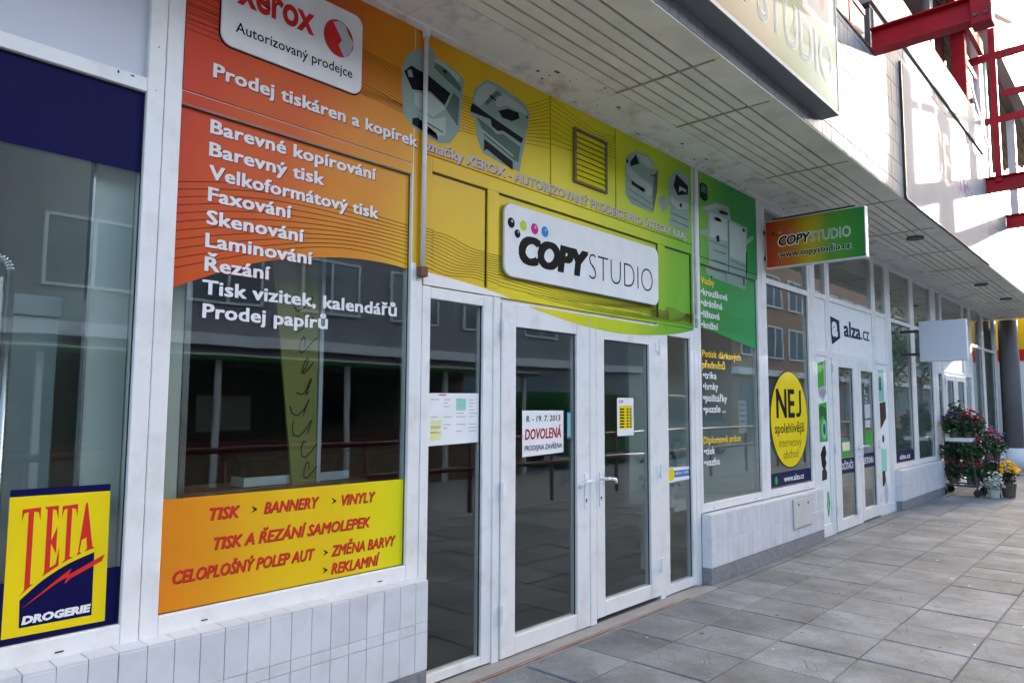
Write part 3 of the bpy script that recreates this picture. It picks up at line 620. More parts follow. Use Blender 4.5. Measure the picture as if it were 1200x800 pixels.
# main name board
nb = thing('sign_board', (4.24, -.01, 2.37), 'large white rounded COPYSTUDIO board above the doors', 'sign')
MB().prism(round_rect(3.302, 5.172, 2.367, 2.842, .07), -.022, -.0005).build('board', 'white', nb, bevel=.002)
MB().prism(round_rect(3.297, 5.177, 2.362, 2.847, .073), -.008, -.0004).build('rim', 'grey', nb)
kx = lambda x: x*(1-.022/3.09); kz = lambda z: 1.55+(z-1.55)*(1-.022/3.09)
text('COPY', kx(3.472), kx(4.215), kz(2.478), .178, -.0228, 'black', nb, bold=.02, heavy=.05, shear=.16, res=4, space=.95)
text('STUDIO', kx(4.235), kx(5.117), kz(2.476), .180, -.0228, 'black', nb, bold=-.022, res=4)
for x, z, rr, m in ((3.384, 2.723, .034, 'black'), (3.445, 2.662, .028, 'black'), (3.503, 2.726, .034, 'lime'), (3.618, 2.726, .037, 'magenta'), (3.726, 2.726, .037, 'cyan')):
    MB().poly(disc_pts(kx(x), kz(z), rr, n=28), -.0228).build('dot', m, nb)
    MB().poly(disc_pts(kx(x)+.008, kz(z)+.012, rr*.25, n=14), -.0232).build('dot_gleam', 'lightgrey', nb)

# doors
def door(name, label, xa, xb, z0, ga, gb, gz0, gz1, hinge_left, zt=2.196, yf=-.014, cat='door', handle=True):
    t = thing(name, ((xa+xb)/2, .02, z0), label, cat)
    B(xa, ga, yf, .05, z0, zt).build('stile', 'pvc', t, bevel=.005)
    B(gb, xb, yf, .05, z0, zt).build('stile', 'pvc', t, bevel=.005)
    B(ga, gb, yf+.001, .049, z0+.001, gz0).build('bottom_rail', 'pvc', t, bevel=.005)
    B(ga, gb, yf+.001, .049, gz1, zt-.001).build('top_rail', 'pvc', t, bevel=.005)
    B(ga-.005, gb+.005, .014, .026, gz0-.005, gz1+.005).build('pane', 'glass', t)
    mb = MB(); mb.box(gb-.006, gb+.002, .006, .0134, gz0, gz1); mb.box(ga-.002, ga+.004, .006, .0134, gz0, gz1); mb.box(ga+.004, gb-.006, .006, .0134, gz1-.004, gz1+.002); mb.build('gasket', 'gasket', t)
    if handle:
        hx = xb-.05 if hinge_left else xa+.045; s = -1 if hinge_left else 1
        MB().box(hx-.016, hx+.016, yf-.008, yf-.0005, .82, 1.07).build('handle_plate', 'white', t, bevel=.004)
        MB().tube([(hx, yf-.006, 1.02), (hx, yf-.058, 1.02), (hx+s*.03, yf-.064, 1.022), (hx+s*.11, yf-.060, 1.01), (hx+s*.135, yf-.048, .985)], .011, n=10).build('handle', 'white', t, smooth=True)
        mb = MB(); mb.cyl((hx, yf-.0075, .885), (hx, yf-.0105, .885), .008, n=10); mb.box(hx-.003, hx+.003, yf-.0105, yf-.0075, .865, .882); mb.build('keyhole', 'gasket', t)
    ex = xa if hinge_left else xb
    for z in (.28, 1.02, 2.02):
        MB().cyl((ex, yf-.012, z-.055), (ex, yf-.012, z+.055), .011, n=10).box(ex+.0 if hinge_left else ex-.05, ex+.05 if hinge_left else ex, yf-.006, yf-.0005, z-.03, z+.045).build('hinge', 'white', t)
    return t
d1 = door('door', 'left copy shop door with the DOVOLENÁ holiday notice', 3.292, 4.212, .012, 3.424, 4.066, .120, 2.047, True)
d2 = door('door', 'right copy shop door with the small yellow opening-hours sheet', 4.296, 5.176, .040, 4.400, 5.030, .148, 2.035, False)
B(4.216, 4.292, -.018, .05, .006, 2.196).build('meeting_stile', 'pvc', d1, bevel=.008)
for dd, a, b in ((d1, 3.47, 4.211), (d2, 4.297, 5.175)): MB().poly(czone(a, b, 2.195), -.0150).build('yellow_film', 'print', dd)
MB().poly(czone(4.218, 4.290, 2.195), -.0190).build('yellow_film', 'print', d1)
B(4.93, 5.176, -.022, -.0145, 2.125, 2.150).build('weather_bar', 'lime', d2) if False else None
B(4.36, 4.42, -.03, -.015, .045, .075).build('stopper', 'gasket', d2) if False else None

# notices stuck to the glass
KD = 1+.012/3.09
n1 = thing('notice', (2.9, .02, 1.31), 'white price sheet with green and yellow boxes on the left sidelight', 'notice')
MB().poly([(2.718, 1.312), (3.128, 1.322), (3.128, 1.617), (2.716, 1.612)], YG-.0012).build('paper', 'white', n1)
MB().quad(2.94, 3.02, 1.52, 1.585, YG-.0016).build('green_box', 'mint', n1); MB().quad(2.74, 2.82, 1.345, 1.46, YG-.0016).build('yellow_box', 'paleyellow', n1)
mb = MB(); rg = random.Random(5)
for cx in (2.74, 2.84, 2.94, 3.045):
    for z in (1.575, 1.555, 1.535, 1.515, 1.495, 1.475, 1.43, 1.41, 1.39):
        if rg.random() < .7: mb.quad(cx, cx+rg.uniform(.03, .075), z, z+.0035, YG-.0019)
mb.build('print_lines', 'grey', n1); mb = MB(); mb.quad(2.74, 2.82, 1.42, 1.423, YG-.0021); mb.quad(2.74, 2.82, 1.385, 1.388, YG-.0021); mb.quad(2.80, 2.86, 1.60, 1.606, YG-.0018); mb.build('red_lines', 'red', n1)
n2 = thing('notice', (3.72, .01, 1.21), 'white holiday notice reading DOVOLENÁ on the left door', 'notice')
MB().poly([(3.516, 1.212), (3.944, 1.226), (3.944, 1.510), (3.514, 1.512)], .0128).build('paper', 'white', n2)
text('8. - 19. 7. 2013', 3.552, 3.908, 1.438, .038, .0122, 'black', n2, bold=0., heavy=.015, shear=.08, z1=1.442)
text('DOVOLENÁ', 3.542, 3.916, 1.322, .066, .0122, 'crimson', n2, bold=0., heavy=.03, shear=.15, z1=1.330)
text('PRODEJNA ZAVŘENA', 3.538, 3.926, 1.250, .032, .0122, 'black', n2, bold=0., heavy=.018, shear=.12, z1=1.258)
n3 = thing('sticker', (4.0, .01, 1.3), 'small pale blue sticker strip beside the holiday notice', 'sticker')
MB().quad(3.985, 4.03, 1.315, 1.50, .0128).build('film', 'sticker_blue', n3); MB().quad(3.990, 4.025, 1.33, 1.49, .0124).build('label_field', 'teal', n3)
n4 = thing('notice', (4.71, .01, 1.315), 'narrow white and yellow opening-hours sheet on the right door', 'notice')
MB().quad(4.603, 4.830, 1.316, 1.606, .0128).build('paper', 'white', n4); MB().quad(4.63, 4.805, 1.37, 1.545, .0124).build('yellow_box', 'yellow', n4)
mb = MB()
for k in range(7):
    z = 1.525-k*.0225
    mb.quad(4.64, 4.70, z-.012, z, .0121); mb.quad(4.73, 4.76, z-.012, z, .0121); mb.quad(4.775, 4.80, z-.012, z, .0121)
mb.build('print_lines', 'black', n4); text('COPY', 4.625, 4.69, 1.565, .022, .0123, 'black', n4, bold=.02)
n5 = thing('sticker', (5.54, .02, .91), 'white, blue and yellow sticker strip on the right sidelight', 'sticker')
MB().poly([(5.347, .905), (5.738, .915), (5.738, 1.024), (5.347, 1.034)], YG-.0012).build('film', 'white', n5); MB().quad(5.46, 5.735, .945, 1.0, YG-.0016).build('blue_field', 'sticker_blue', n5)
MB().poly(disc_pts(5.42, .972, .055), YG-.0019).build('yellow_disc', 'yellow', n5); text('MEDIA / PAPÍR', 5.49, 5.72, .963, .025, YG-.0019, 'white_txt', n5, bold=.01)

# ================================================================== window with green film
w3 = window_bay(5.884, 7.275, 5.935, 7.180, 'window with green film and yellow binding-service lettering', top='panel', top_mat='print')
B(5.935, 7.180, -.0035, .0005, 2.906, 3.712).build('fascia_print', 'print', w3)
MB().quad(5.935, 7.180, 2.846, 2.9, -.0006).build('transom_print', 'print', w3)
low = smooth_curve([(5.93, 2.255), (6.2, 2.235), (6.509, 2.195), (6.85, 2.155), (7.20, 2.125)], 5)
MB().poly([(min(7.186, max(5.93, gx(a)-.03)), gz(b)) for a, b in low]+[(7.186, 2.848), (5.93, 2.848)], YG-.001).build('green_film', 'print', w3)
GT = [('Vazby', 5.945, 6.205, 2.662, 'yellow_txt'), ('•kroužková', 5.94, 6.47, 2.555, 'white_txt'), ('•drátěná', 5.938, 6.36, 2.455, 'white_txt'), ('•lištová', 5.938, 6.30, 2.353, 'white_txt'), ('•knižní', 5.938, 6.262, 2.253, 'white_txt'),
      ('Potisk dárkových', 5.944, 6.734, 1.990, 'yellow_txt'), ('předmětů', 5.942, 6.388, 1.890, 'yellow_txt'), ('•trika', 5.95, 6.209, 1.794, 'white_txt'), ('•hrnky', 5.95, 6.239, 1.694, 'white_txt'), ('•polštářky', 5.95, 6.418, 1.587, 'white_txt'), ('•puzzle ...', 5.95, 6.387, 1.488, 'white_txt'),
      ('Diplomové práce', 5.942, 6.693, 1.210, 'yellow_txt'), ('•tisk', 5.945, 6.155, 1.113, 'white_txt'), ('•vazba', 5.945, 6.244, 1.013, 'white_txt')]
for s, a, b, z, m in GT:
    text(s, gx(a)+.004, gx(b)+.004, gz(z), .062, YG-.0018, m, w3, 'lettering', bold=0., heavy=.030, space=1.03)
C5 = [('copier', [(5.987, 3.345), (6.103, 3.337), (6.097, 3.189), (5.947, 3.153), (5.962, 3.116), (6.111, 3.111), (6.114, 2.773), (6.198, 2.753), (6.938, 2.722), (6.984, 2.824), (6.919, 2.955), (6.923, 3.167), (7.099, 3.268), (7.093, 3.303), (6.947, 3.242), (6.953, 3.358), (6.584, 3.366), (6.553, 3.488), (6.263, 3.477), (5.971, 3.374)], 0),
      ('copier_lt', [(6.13, 3.36), (6.50, 3.36), (6.50, 3.14), (6.13, 3.12)], 1), ('copier_lt', [(6.55, 3.345), (6.93, 3.335), (6.90, 2.98), (6.55, 3.0)], 1), ('copier_lt', [(6.0, 3.365), (6.26, 3.465), (6.50, 3.475), (6.30, 3.43), (6.10, 3.36)], 1), ('copier_mid', [(6.13, 3.08), (6.50, 3.07), (6.50, 3.08), (6.13, 3.09)], 2), ('copier_mid', [(6.56, 2.96), (6.92, 2.94), (6.92, 2.95), (6.56, 2.97)], 2), ('copier_mid', [(6.14, 2.83), (6.50, 2.82), (6.50, 2.83), (6.14, 2.84)], 2), ('copier_dk', [(6.84, 3.30), (6.90, 3.30), (6.90, 3.33), (6.84, 3.33)], 2), ('copier_dk', [(6.20, 2.745), (6.23, 2.745), (6.23, 2.765), (6.20, 2.765)], 2), ('copier_dk', [(6.256, 3.298), (6.369, 3.304), (6.381, 3.326), (6.293, 3.339), (6.222, 3.32)], 1), ('copier_dk', [(6.384, 3.385), (6.519, 3.401), (6.531, 3.423), (6.385, 3.424), (6.313, 3.399)], 1),
      ('copier_dk', [(5.952, 3.458), (6.04, 3.434), (6.108, 3.468), (6.096, 3.596), (5.997, 3.609), (5.946, 3.577)], 1), ('copier_mid', [(5.975, 3.52), (6.08, 3.515), (6.075, 3.58), (5.99, 3.59)], 2),
      ('copier_dk', [(6.520, 3.35), (6.532, 3.35), (6.520, 2.75), (6.508, 2.75)], 1), ('copier_mid', [(6.2, 2.90), (6.46, 2.90), (6.46, 2.915), (6.2, 2.915)], 1), ('copier_mid', [(6.2, 3.0), (6.46, 3.0), (6.46, 3.012), (6.2, 3.012)], 1), ('copier_dk', [(6.90, 2.76), (6.93, 2.76), (6.94, 3.1), (6.915, 3.1)], 1), ('copier_dk', [(6.27, 3.10), (6.33, 3.10), (6.33, 3.16), (6.27, 3.16)], 1)]
for m, pts, lay in C5:
    for za, zb, yy in ((2.906, 3.72, -.0040), (2.846, 2.905, -.0011), (2.5, 2.8455, YG-.0013)):
        bm = bmesh.new(); bm.faces.new([bm.verts.new((x, 0, z)) for x, z in pts])
        for zz, s in ((za, 1), (zb, -1)): bmesh.ops.bisect_plane(bm, geom=bm.verts[:]+bm.edges[:]+bm.faces[:], plane_co=(0, 0, zz), plane_no=(0, 0, -s), clear_outer=True)
        for q in bm.faces:
            if len(q.verts) > 2: MB().poly([(v.co.x, v.co.z) for v in q.verts], yy-.0004*lay).build('copier_picture', m, w3)
        bm.free()
B(5.935, 7.180, -.0045, -.0034, 2.8985, 2.9055).build('seam', 'gasket', w3)
mb = MB(); wave_lines(mb, 5.94, 7.175, (2.50, 2.28), (2.44, 2.20), (-.05, .03), 9, YG-.0014, .003); mb.build('wave_line', 'line_green', w3)['kind'] = 'stuff'
pn = thing('notice', (6.85, .08, 1.3), 'small pale paper behind the green-film window', 'notice')
MB().box(6.80, 6.98, .060, .062, 1.28, 1.60).build('paper', 'lightgrey', pn)
mb = MB()
for k in range(5): mb.quad(6.83, 6.95, 1.33+k*.055, 1.35+k*.055, .0595)
mb.build('print_lines', 'grey', pn)
# ================================================================== electronics shop next door
w4 = window_bay(7.277, 8.655, 7.400, 8.590, 'window with the round yellow NEJ sticker', top='glass')
MB().quad(7.402, 8.59, gz(.708), gz(.845), YG-.0012).build('blue_strip', 'navy', w4)
text('www.alza.cz', gx(7.735), gx(8.300), gz(.742), .060, YG-.0017, 'white_txt', w4, bold=0., heavy=.025)
MB().poly(disc_pts(7.60, gz(.77), .035, .045), YG-.0017).build('emblem', 'green', w4)
ys = thing('round_sticker', (7.95, .02, .88), 'big round yellow sticker reading NEJ spolehlivější internetový obchod', 'sticker')
cx = gx(7.955)-.01; cz = gz(1.405)
MB().poly(disc_pts(cx, cz, .535, n=64), YG-.0020).build('black_edge', 'black', ys); MB().poly(disc_pts(cx, cz, .522, n=64), YG-.0024).build('yellow_disc', 'yellow', ys)
text('NE', cx-.36, cx+.13, gz(1.428), .30, YG-.0028, 'black', ys, bold=0., heavy=.03); zj = gz(1.428); MB().poly([(cx+.28, zj+.30), (cx+.28, zj+.07), (cx+.265, zj+.045), (cx+.235, zj+.04), (cx+.19, zj+.05), (cx+.18, zj+.008), (cx+.24, zj-.004), (cx+.30, zj+.006), (cx+.335, zj+.05), (cx+.338, zj+.30)], YG-.0028).build('lettering', 'black', ys); text('spolehlivější', cx-.42, cx+.42, gz(1.26), .105, YG-.0028, 'black', ys, heavy=.012); text('internetový', cx-.32, cx+.31, gz(1.112), .09, YG-.0028, 'black', ys, bold=-.008); text('obchod', cx-.21, cx+.21, gz(.985), .09, YG-.0028, 'black', ys, bold=-.008)

def entrance(x0, x1, cols, panes, label, glass_head):
    t = thing('shop_front', ((x0+x1)/2, .03, 0), label, 'shop front')
    for a, b in cols: B(a, b, -.004, .07, .0, 3.712).build('post', 'pvc', t, bevel=.004)
    for i, (a, b) in enumerate(panes):
        B(a-.05, b+.05, .003, .065, 2.16, 2.225).build('head_rail', 'pvc', t, bevel=.003)
        B(a-.05, b+.05, .003, .065, 2.868, 2.93).build('transom', 'pvc', t, bevel=.003)
        B(a-.05, b+.05, .003, .065, 3.66, 3.711).build('top_rail', 'pvc', t, bevel=.003)
        B(a-.05, b+.05, .020, .034, 2.22, 2.872).build('transom_panel', 'white' if not glass_head else 'glass', t)
        B(a-.05, b+.05, YG, YG+.012, 2.925, 3.665).build('top_pane', 'glass', t)
        for x in (a-.05, b+.0):
            B(x, x+.05, .004, .064, 2.225, 2.868).build('stile', 'pvc', t); B(x, x+.05, .004, .064, 2.93, 3.66).build('stile', 'pvc', t)
    return t
e2 = entrance(8.66, 12.05, [(8.658, 8.80), (9.245, 9.31), (11.16, 11.235), (11.84, 11.955)], [(8.85, 9.20), (9.36, 11.11), (11.285, 11.79)], 'white electronics shop entrance front with the alza.cz panel', False)
def side_panel(t, a, b, base):
    B(a-.05, a, .002, .06, .0, 2.16).build('stile', 'pvc', t, bevel=.003); B(b, b+.05, .002, .06, .0, 2.16).build('stile', 'pvc', t, bevel=.003)
    B(a, b, .003, .058, .0, .14).build('bottom_rail', 'pvc', t); B(a, b, .016, .030, .14, 2.16).build('side_panel', base, t)
side_panel(e2, 8.85, 9.20, 'white'); side_panel(e2, 11.285, 11.79, 'white')
text('alza', 9.92, 10.60, 2.472, .20, .0188, 'navy', e2, bold=0., heavy=.03, res=3); text('.cz', 10.63, 11.0, 2.474, .19, .0188, 'navy', e2, bold=0., heavy=.012)
MB().poly([(9.36, 2.69), (9.74, 2.655), (9.76, 2.43), (9.44, 2.325)], .0190).build('logo_flag', 'navy', e2); text('a', 9.45, 9.67, 2.435, .27, .0183, 'white', e2, bold=.05, res=4)
# product pictures stuck on the side panels
def pic(m, pts, y=.0150, root=e2): MB().poly(pts, y).build('product_picture', m, root)
pic('green', [(8.87, 1.76), (9.10, 1.80), (9.10, 2.10), (8.87, 2.06)]); pic('grey', [(8.86, 1.74), (9.16, 1.79), (9.17, 2.12), (9.115, 2.11), (9.11, 1.795), (8.86, 1.755)], .0146); pic('lightgrey', [(8.90, 1.66), (9.06, 1.60), (9.19, 1.72), (9.14, 1.79), (8.88, 1.75)], .0154); pic('grey', [(8.93, 1.69), (9.06, 1.64), (9.15, 1.73), (9.11, 1.77), (8.92, 1.74)], .0148)
pic('green', [(8.86, 1.12), (9.16, 1.12), (9.16, 1.60), (8.86, 1.57)]); pic('deep_green', [(8.90, 1.38), (9.02, 1.44), (9.12, 1.36), (9.14, 1.52), (8.98, 1.56), (8.89, 1.52)], .0146); pic('teal', disc_pts(9.05, 1.27, .09, .12, 20), .0146); pic('deep_green', disc_pts(9.05, 1.27, .045, .07, 16), .0142)
pic('black', [(8.93, .84), (8.90, .98), (8.98, 1.06), (9.06, 1.08), (9.10, .98), (9.06, .92), (9.09, .87), (9.05, .80), (8.99, .78)]); pic('brownstk', [(8.92, .66), (9.09, .67), (9.10, .76), (9.02, .82), (8.93, .78)], .0146)
pic('green', [(9.09, .22), (9.13, .24), (9.17, .38), (9.14, .50), (9.09, .54), (9.06, .36)]); pic('teal', [(9.08, .30), (9.12, .31), (9.12, .44), (9.09, .47)], .0146)
pic('teal', [(11.33, 1.62), (11.60, 1.62), (11.60, 2.08), (11.33, 2.08)]); pic('deep_green', [(11.36, 1.78), (11.48, 1.78), (11.48, 1.98), (11.36, 1.98)], .0146); pic('brownstk', [(11.36, 1.22), (11.66, 1.38), (11.66, 1.62), (11.36, 1.60)], .0146); pic('black', disc_pts(11.47, 1.08, .05, .06, 12)); pic('mint', [(11.34, .62), (11.6, .60), (11.62, .92), (11.36, .95)]); pic('brownstk', [(11.36, .40), (11.54, .42), (11.5, .62), (11.36, .62)], .0146); pic('lightgrey', disc_pts(11.52, .30, .10, .16, 20), .0142)
d3 = door('door', 'left electronics shop door with the blue strip', 9.325, 10.300, .012, 9.545, 10.12, .14, 2.045, True, zt=2.158)
d4 = door('door', 'right electronics shop door with the small green sticker', 10.345, 11.150, .03, 10.445, 11.00, .18, 2.03, False, zt=2.158, handle=True)
B(10.302, 10.343, -.012, .05, .006, 2.158).build('meeting_stile', 'pvc', d3, bevel=.005)
B(9.312, 11.158, -.002, .06, .004, .011).build('threshold', 'silver', e2)
for dd, s, a, b, z in ((d3, 'POČÍTAČE', 9.545, 10.12, .745), (d4, 'ELEKTRONIKA', 10.445, 11.0, .77)):
    MB().quad(a, b, z-.05, z+.14, .0128).build('blue_strip', 'navy', dd); text(s, a+.03, b-.04, z, .085, .0123, 'white_txt', dd, bold=.02)
MB().quad(9.66, 9.98, .90, 1.11, .0128).build('green_sticker', 'green', d3); MB().quad(9.68, 9.96, .98, 1.09, .0124).build('sticker_field', 'cream', d3)
MB().quad(10.62, 10.93, 1.02, 1.22, .0128).build('green_sticker', 'green', d4); MB().quad(10.64, 10.88, 1.26, 1.36, .0128).build('white_sticker', 'lightgrey', d4); MB().quad(10.64, 10.90, 1.39, 1.58, .0128).build('white_sticker', 'lightgrey', d4)
for k in range(5): text(['A', 'L', 'Z', 'A', '.'][k], 10.66, 10.78, 2.0-.11*k-.18, .07, .0126, 'lightgrey', d4, 'door_mark', bold=.01)

w5 = window_bay(11.957, 13.33, 12.06, 13.20, 'electronics shop window with a small dark blue strip', top='glass')
MB().quad(12.06, 13.2, .70, .86, YG-.0012).build('blue_strip', 'navy', w5); text('alza.cz', 12.35, 12.95, .735, .075, YG-.0017, 'white_txt', w5, bold=.02)
w6 = window_bay(13.332, 14.78, 13.44, 14.62, 'last shop window before the flower cart', top='glass')
e3 = entrance(14.78, 18.15, [(14.782, 14.98), (15.40, 15.46), (17.35, 17.42), (18.02, 18.148)], [(15.03, 15.35), (15.51, 17.30), (17.47, 17.97)], 'far white entrance front behind the flower cart', False)
side_panel(e3, 15.03, 15.35, 'glass'); side_panel(e3, 17.47, 17.97, 'glass')
d5 = door('door', 'left far white door behind the flower cart', 15.475, 16.40, .012, 15.65, 16.22, .14, 2.045, True, zt=2.158)
d6 = door('door', 'right far white door behind the flower cart', 16.42, 17.34, .012, 16.58, 17.18, .14, 2.045, False, zt=2.158)
w7 = window_bay(18.15, 19.55, 18.26, 19.42, 'nearer window of the last white glazed bay', top='glass')
w8 = window_bay(19.552, 21.2, 19.68, 21.05, 'farthest window of the white glazed row', top='glass')
rc = thing('round_column', (21.55, -.25, 0), 'dark round column at the far end of the arcade', 'column')
MB().cyl((21.55, -.22, .0), (21.55, -.22, 3.70), .21, n=24).build('shaft', 'dark_wall', rc, smooth=True)
MB().cyl((21.55, -.22, .0), (21.55, -.22, .55), .26, n=24).build('base', 'white_wall', rc, smooth=True)
fb = thing('far_building', (26, 0, 0), 'white wall with a yellow and red sign band at the far end', 'building')
B(22.8, 27, -.9, 5, -.1, 2.75).build('wall', 'white_wall', fb); B(22.78, 27, -.95, 5, 2.75, 3.05).build('red_band', 'red', fb); B(22.78, 27, -.95, 5, 3.05, 3.9).build('yellow_band', 'flower_yel', fb); B(22.79, 27, -.93, 5, -.1, .35).build('plinth', 'plinth', fb)

# ================================================================== projecting signs
def face_uv(o, fn):
    uv = o.data.uv_layers[0]
    for lp in o.data.loops: uv.data[lp.index].uv = fn(o.data.vertices[lp.vertex_index].co)
sg = thing('projecting_sign', (7.38, -.5, 2.99), 'projecting orange-to-green COPYSTUDIO light box sign', 'sign')
B(7.345, 7.425, -1.02, -.03, 2.985, 3.49).build('box', 'white_metal', sg, bevel=.004)
o = B(7.340, 7.3448, -1.012, -.038, 2.995, 3.48).build('face', 'sign_print', sg); face_uv(o, lambda c: (-(c.y-.5+.5)*1.0+.0 if False else (.5-.04-(c.y))/1.0*1.0, c.z))
B(7.36, 7.41, -.03, .0, 3.08, 3.12).build('bracket', 'dark_steel', sg); B(7.36, 7.41, -.03, .0, 3.36, 3.40).build('bracket', 'dark_steel', sg)
B(7.36, 7.40, -.92, -.1, 3.491, 3.512).build('top_rail', 'dark_steel', sg)
fr = lambda X, Z: (7.3392, -X, Z)
fr2 = lambda X, Z: (7.3382, -X, Z)
fr3 = lambda X, Z: (7.3380, -X, Z)
text('COPY', .17, .50, 3.205, .105, 0, 'white', sg, 'letter_outline', bold=0., heavy=.075, shear=.2, frame=fr, space=.95); text('COPY', .175, .495, 3.21, .095, 0, 'black', sg, bold=0., heavy=.03, shear=.2, frame=fr2, space=.95)
text('STUDIO', .50, .885, 3.205, .105, 0, 'white', sg, 'letter_outline', bold=0., heavy=.015, frame=fr); text('STUDIO', .502, .883, 3.207, .100, 0, 'deep_green', sg, bold=-.022, frame=fr2)
text('www.copystudio.cz', .17, .885, 3.085, .070, 0, 'white', sg, 'letter_outline', bold=0., heavy=.035, frame=fr); text('www.copystudio.cz', .174, .881, 3.087, .064, 0, 'black', sg, bold=0., heavy=.018, frame=fr2)
for a, z, rr, m in ((.115, 3.345, .011, 'black'), (.150, 3.325, .009, 'black'), (.185, 3.35, .010, 'lime'), (.235, 3.352, .011, 'magenta'), (.29, 3.352, .011, 'cyan')):
    mb = MB(); mb.v = [fr2(x, z2) for x, z2 in disc_pts(a, z, rr, n=14)]; mb.f = [tuple(range(14))]; mb.build('dot', m, sg)
ag = thing('projecting_sign', (12.56, -.6, 2.24), 'small pale projecting light box sign above the flower cart', 'sign')
B(12.505, 12.62, -.912, -.275, 2.24, 2.865).build('box', 'white_metal', ag, bevel=.006); B(12.498, 12.5046, -.905, -.282, 2.247, 2.858).build('face', 'faint' if False else 'panel_grey', ag)
B(12.53, 12.58, -.275, .0, 2.70, 2.74).build('bracket', 'dark_steel', ag); B(12.53, 12.58, -.275, .0, 2.34, 2.38).build('bracket', 'dark_steel', ag)

# ================================================================== canopy soffit
cs = thing('canopy_soffit', (9, -.6, 3.713), 'slatted cream soffit under the overhanging upper storey', 'soffit')
XS = [-2.4, -.8, .8, 2.45, 4.07, 4.9, 6.6, 8.2, 9.8, 11.4, 13.0, 14.6, 16.2, 17.8, 19.4, 21.4]
ZC = 3.716
B(-2.4, 21.4, -.98, -.34, ZC+.022, ZC+.03).build('backing', 'soffit_gap', cs)
for a, b in zip(XS[:-1], XS[1:]):
    for k in range(6):
        y1 = -.372-.0962*k
        o = B(a+.004, b-.004, y1-.0962+.015, y1, ZC+random.uniform(0, .002), ZC+.018).build('slat', 'soffit', cs, bevel=.003)
    B(a+.002, b-.002, -.369, -.062, ZC-.002, ZC+.02).build('inner_board', 'soffit_plain', cs, bevel=.002)
    B(a+.002, b-.002, -1.150, -.953, ZC-.004+random.uniform(0, .003), ZC+.02).build('outer_board', 'soffit', cs, bevel=.003)
    B(a-.009, a+.009, -1.10, -.36, ZC-.0065, ZC-.001).build('seam_strip', 'seam_strip', cs)
B(-2.4, 21.4, -.062, -.0, ZC-.012, ZC+.02).build('cove_strip', 'soffit_plain', cs, bevel=.004)
for x, y in ((10.2, -.8), (14.9, -.75), (17.2, -.8)): MB().cyl((x, y, ZC-.03), (x, y, ZC-.001), .10, n=20).build('lamp_disc', 'dark_wall', cs)
mb = MB(); rg = random.Random(11)
for k in range(26):
    x = rg.uniform(3, 9); yy = rg.uniform(-.36, -.07); s = rg.uniform(.006, .022)
    mb.box(x, x+s*rg.uniform(1, 2.5), yy, yy+s, ZC-.0032, ZC-.0021)
for k in range(40):
    x = rg.choice((rg.uniform(5.2, 7.4), rg.uniform(3, 12))); s = rg.uniform(.006, .03); z = ZC-.012
    mb.box(x, x+s*rg.uniform(1, 2.5), -.0635, -.0622, z+rg.uniform(0, .01), z+.012+rg.uniform(0, .012))
mb.build('rust_spot', 'rust', cs)

# ================================================================== upper storey: tiled parapet, bay, gallery
up = thing('upper_storey', (9, -.5, 3.72), 'sunlit upper storey with white tiled parapet and red steel frames', 'building')
B(-3, 21.4, -1.142, -1.0, ZC+.022, 4.955).build('parapet_core', 'grout_dark', up)
B(7.30, 13.02, -1.142, -1.0, 4.956, 5.43).build('bay_core', 'grout_dark', up)
TP = .1045; rows = [ZC+.004, 3.85, 4.06, 4.27, 4.48, 4.69, 4.90, 4.958]; stuff = MB(); n_t = 0
def add_tile(a, za, zb, single):
    if single: shared('tile', tile_mesh(TP-.005, .012, zb-za-.006), 'tile_white', (a+TP/2, -1.149+random.uniform(-.0012, .0012), (za+zb)/2), up)
    else: stuff.box(a+.0025, a+TP-.0025, -1.155, -1.143, za+.003, zb-.003)
k = 0; a = -2.96
while a < 21.3:
    rr = list(zip(rows[:-1], rows[1:]))
    if 7.30 <= a and a+TP <= 13.04: rr = list(zip(rows[:-2], rows[1:-1]))+[(4.90, 5.11), (5.11, 5.32), (5.32, 5.43)]
    for za, zb in rr:
        covered = (a+TP > 1.95 and a < 5.74 and za > 3.84) or (8.3 < a < 12.95 and za > 3.73 and zb < 5.15)
        single = not covered and n_t < 300 and 3.0 < a < 10.0 and zb-za > .03
        if single: n_t += 1
        if covered and False: continue
        add_tile(a, za, zb, single)
    a += TP
o = stuff.build('tiles', 'tile_white', up); o['kind'] = 'stuff'
B(-3, 7.29, -1.165, -1.0, 4.9595, 4.985).build('coping', 'rust', up); B(13.05, 21.4, -1.165, -1.0, 4.9595, 4.985).build('coping', 'red_steel', up)
B(7.28, 13.05, -1.150, -1.0, 5.4315, 5.470).build('shadow_gap', 'gasket', up); B(7.28, 13.05, -1.175, -.98, 5.4715, 5.995).build('white_spandrel', 'spandrel', up, bevel=.006)
# bay window strip above the spandrel
B(7.30, 13.0, -.62, -.60, 5.99, 7.4).build('bay_back_wall', 'dark_wall', up)
for x0, x1 in ((7.4, 9.1), (9.2, 10.85), (11.05, 11.9)): B(x0, x1, -.93, -.92, 6.06, 7.2).build('bay_pane', 'glass', up)
for x0, x1 in ((7.30, 7.4), (9.1, 9.2), (10.85, 11.05)): B(x0, x1, -.96, -.88, 5.996, 7.3).build('bay_mullion', 'pvc_worn', up, bevel=.005)
B(7.3, 12.0, -.97, -.87, 5.9955, 6.06).build('bay_sill', 'pvc', up)
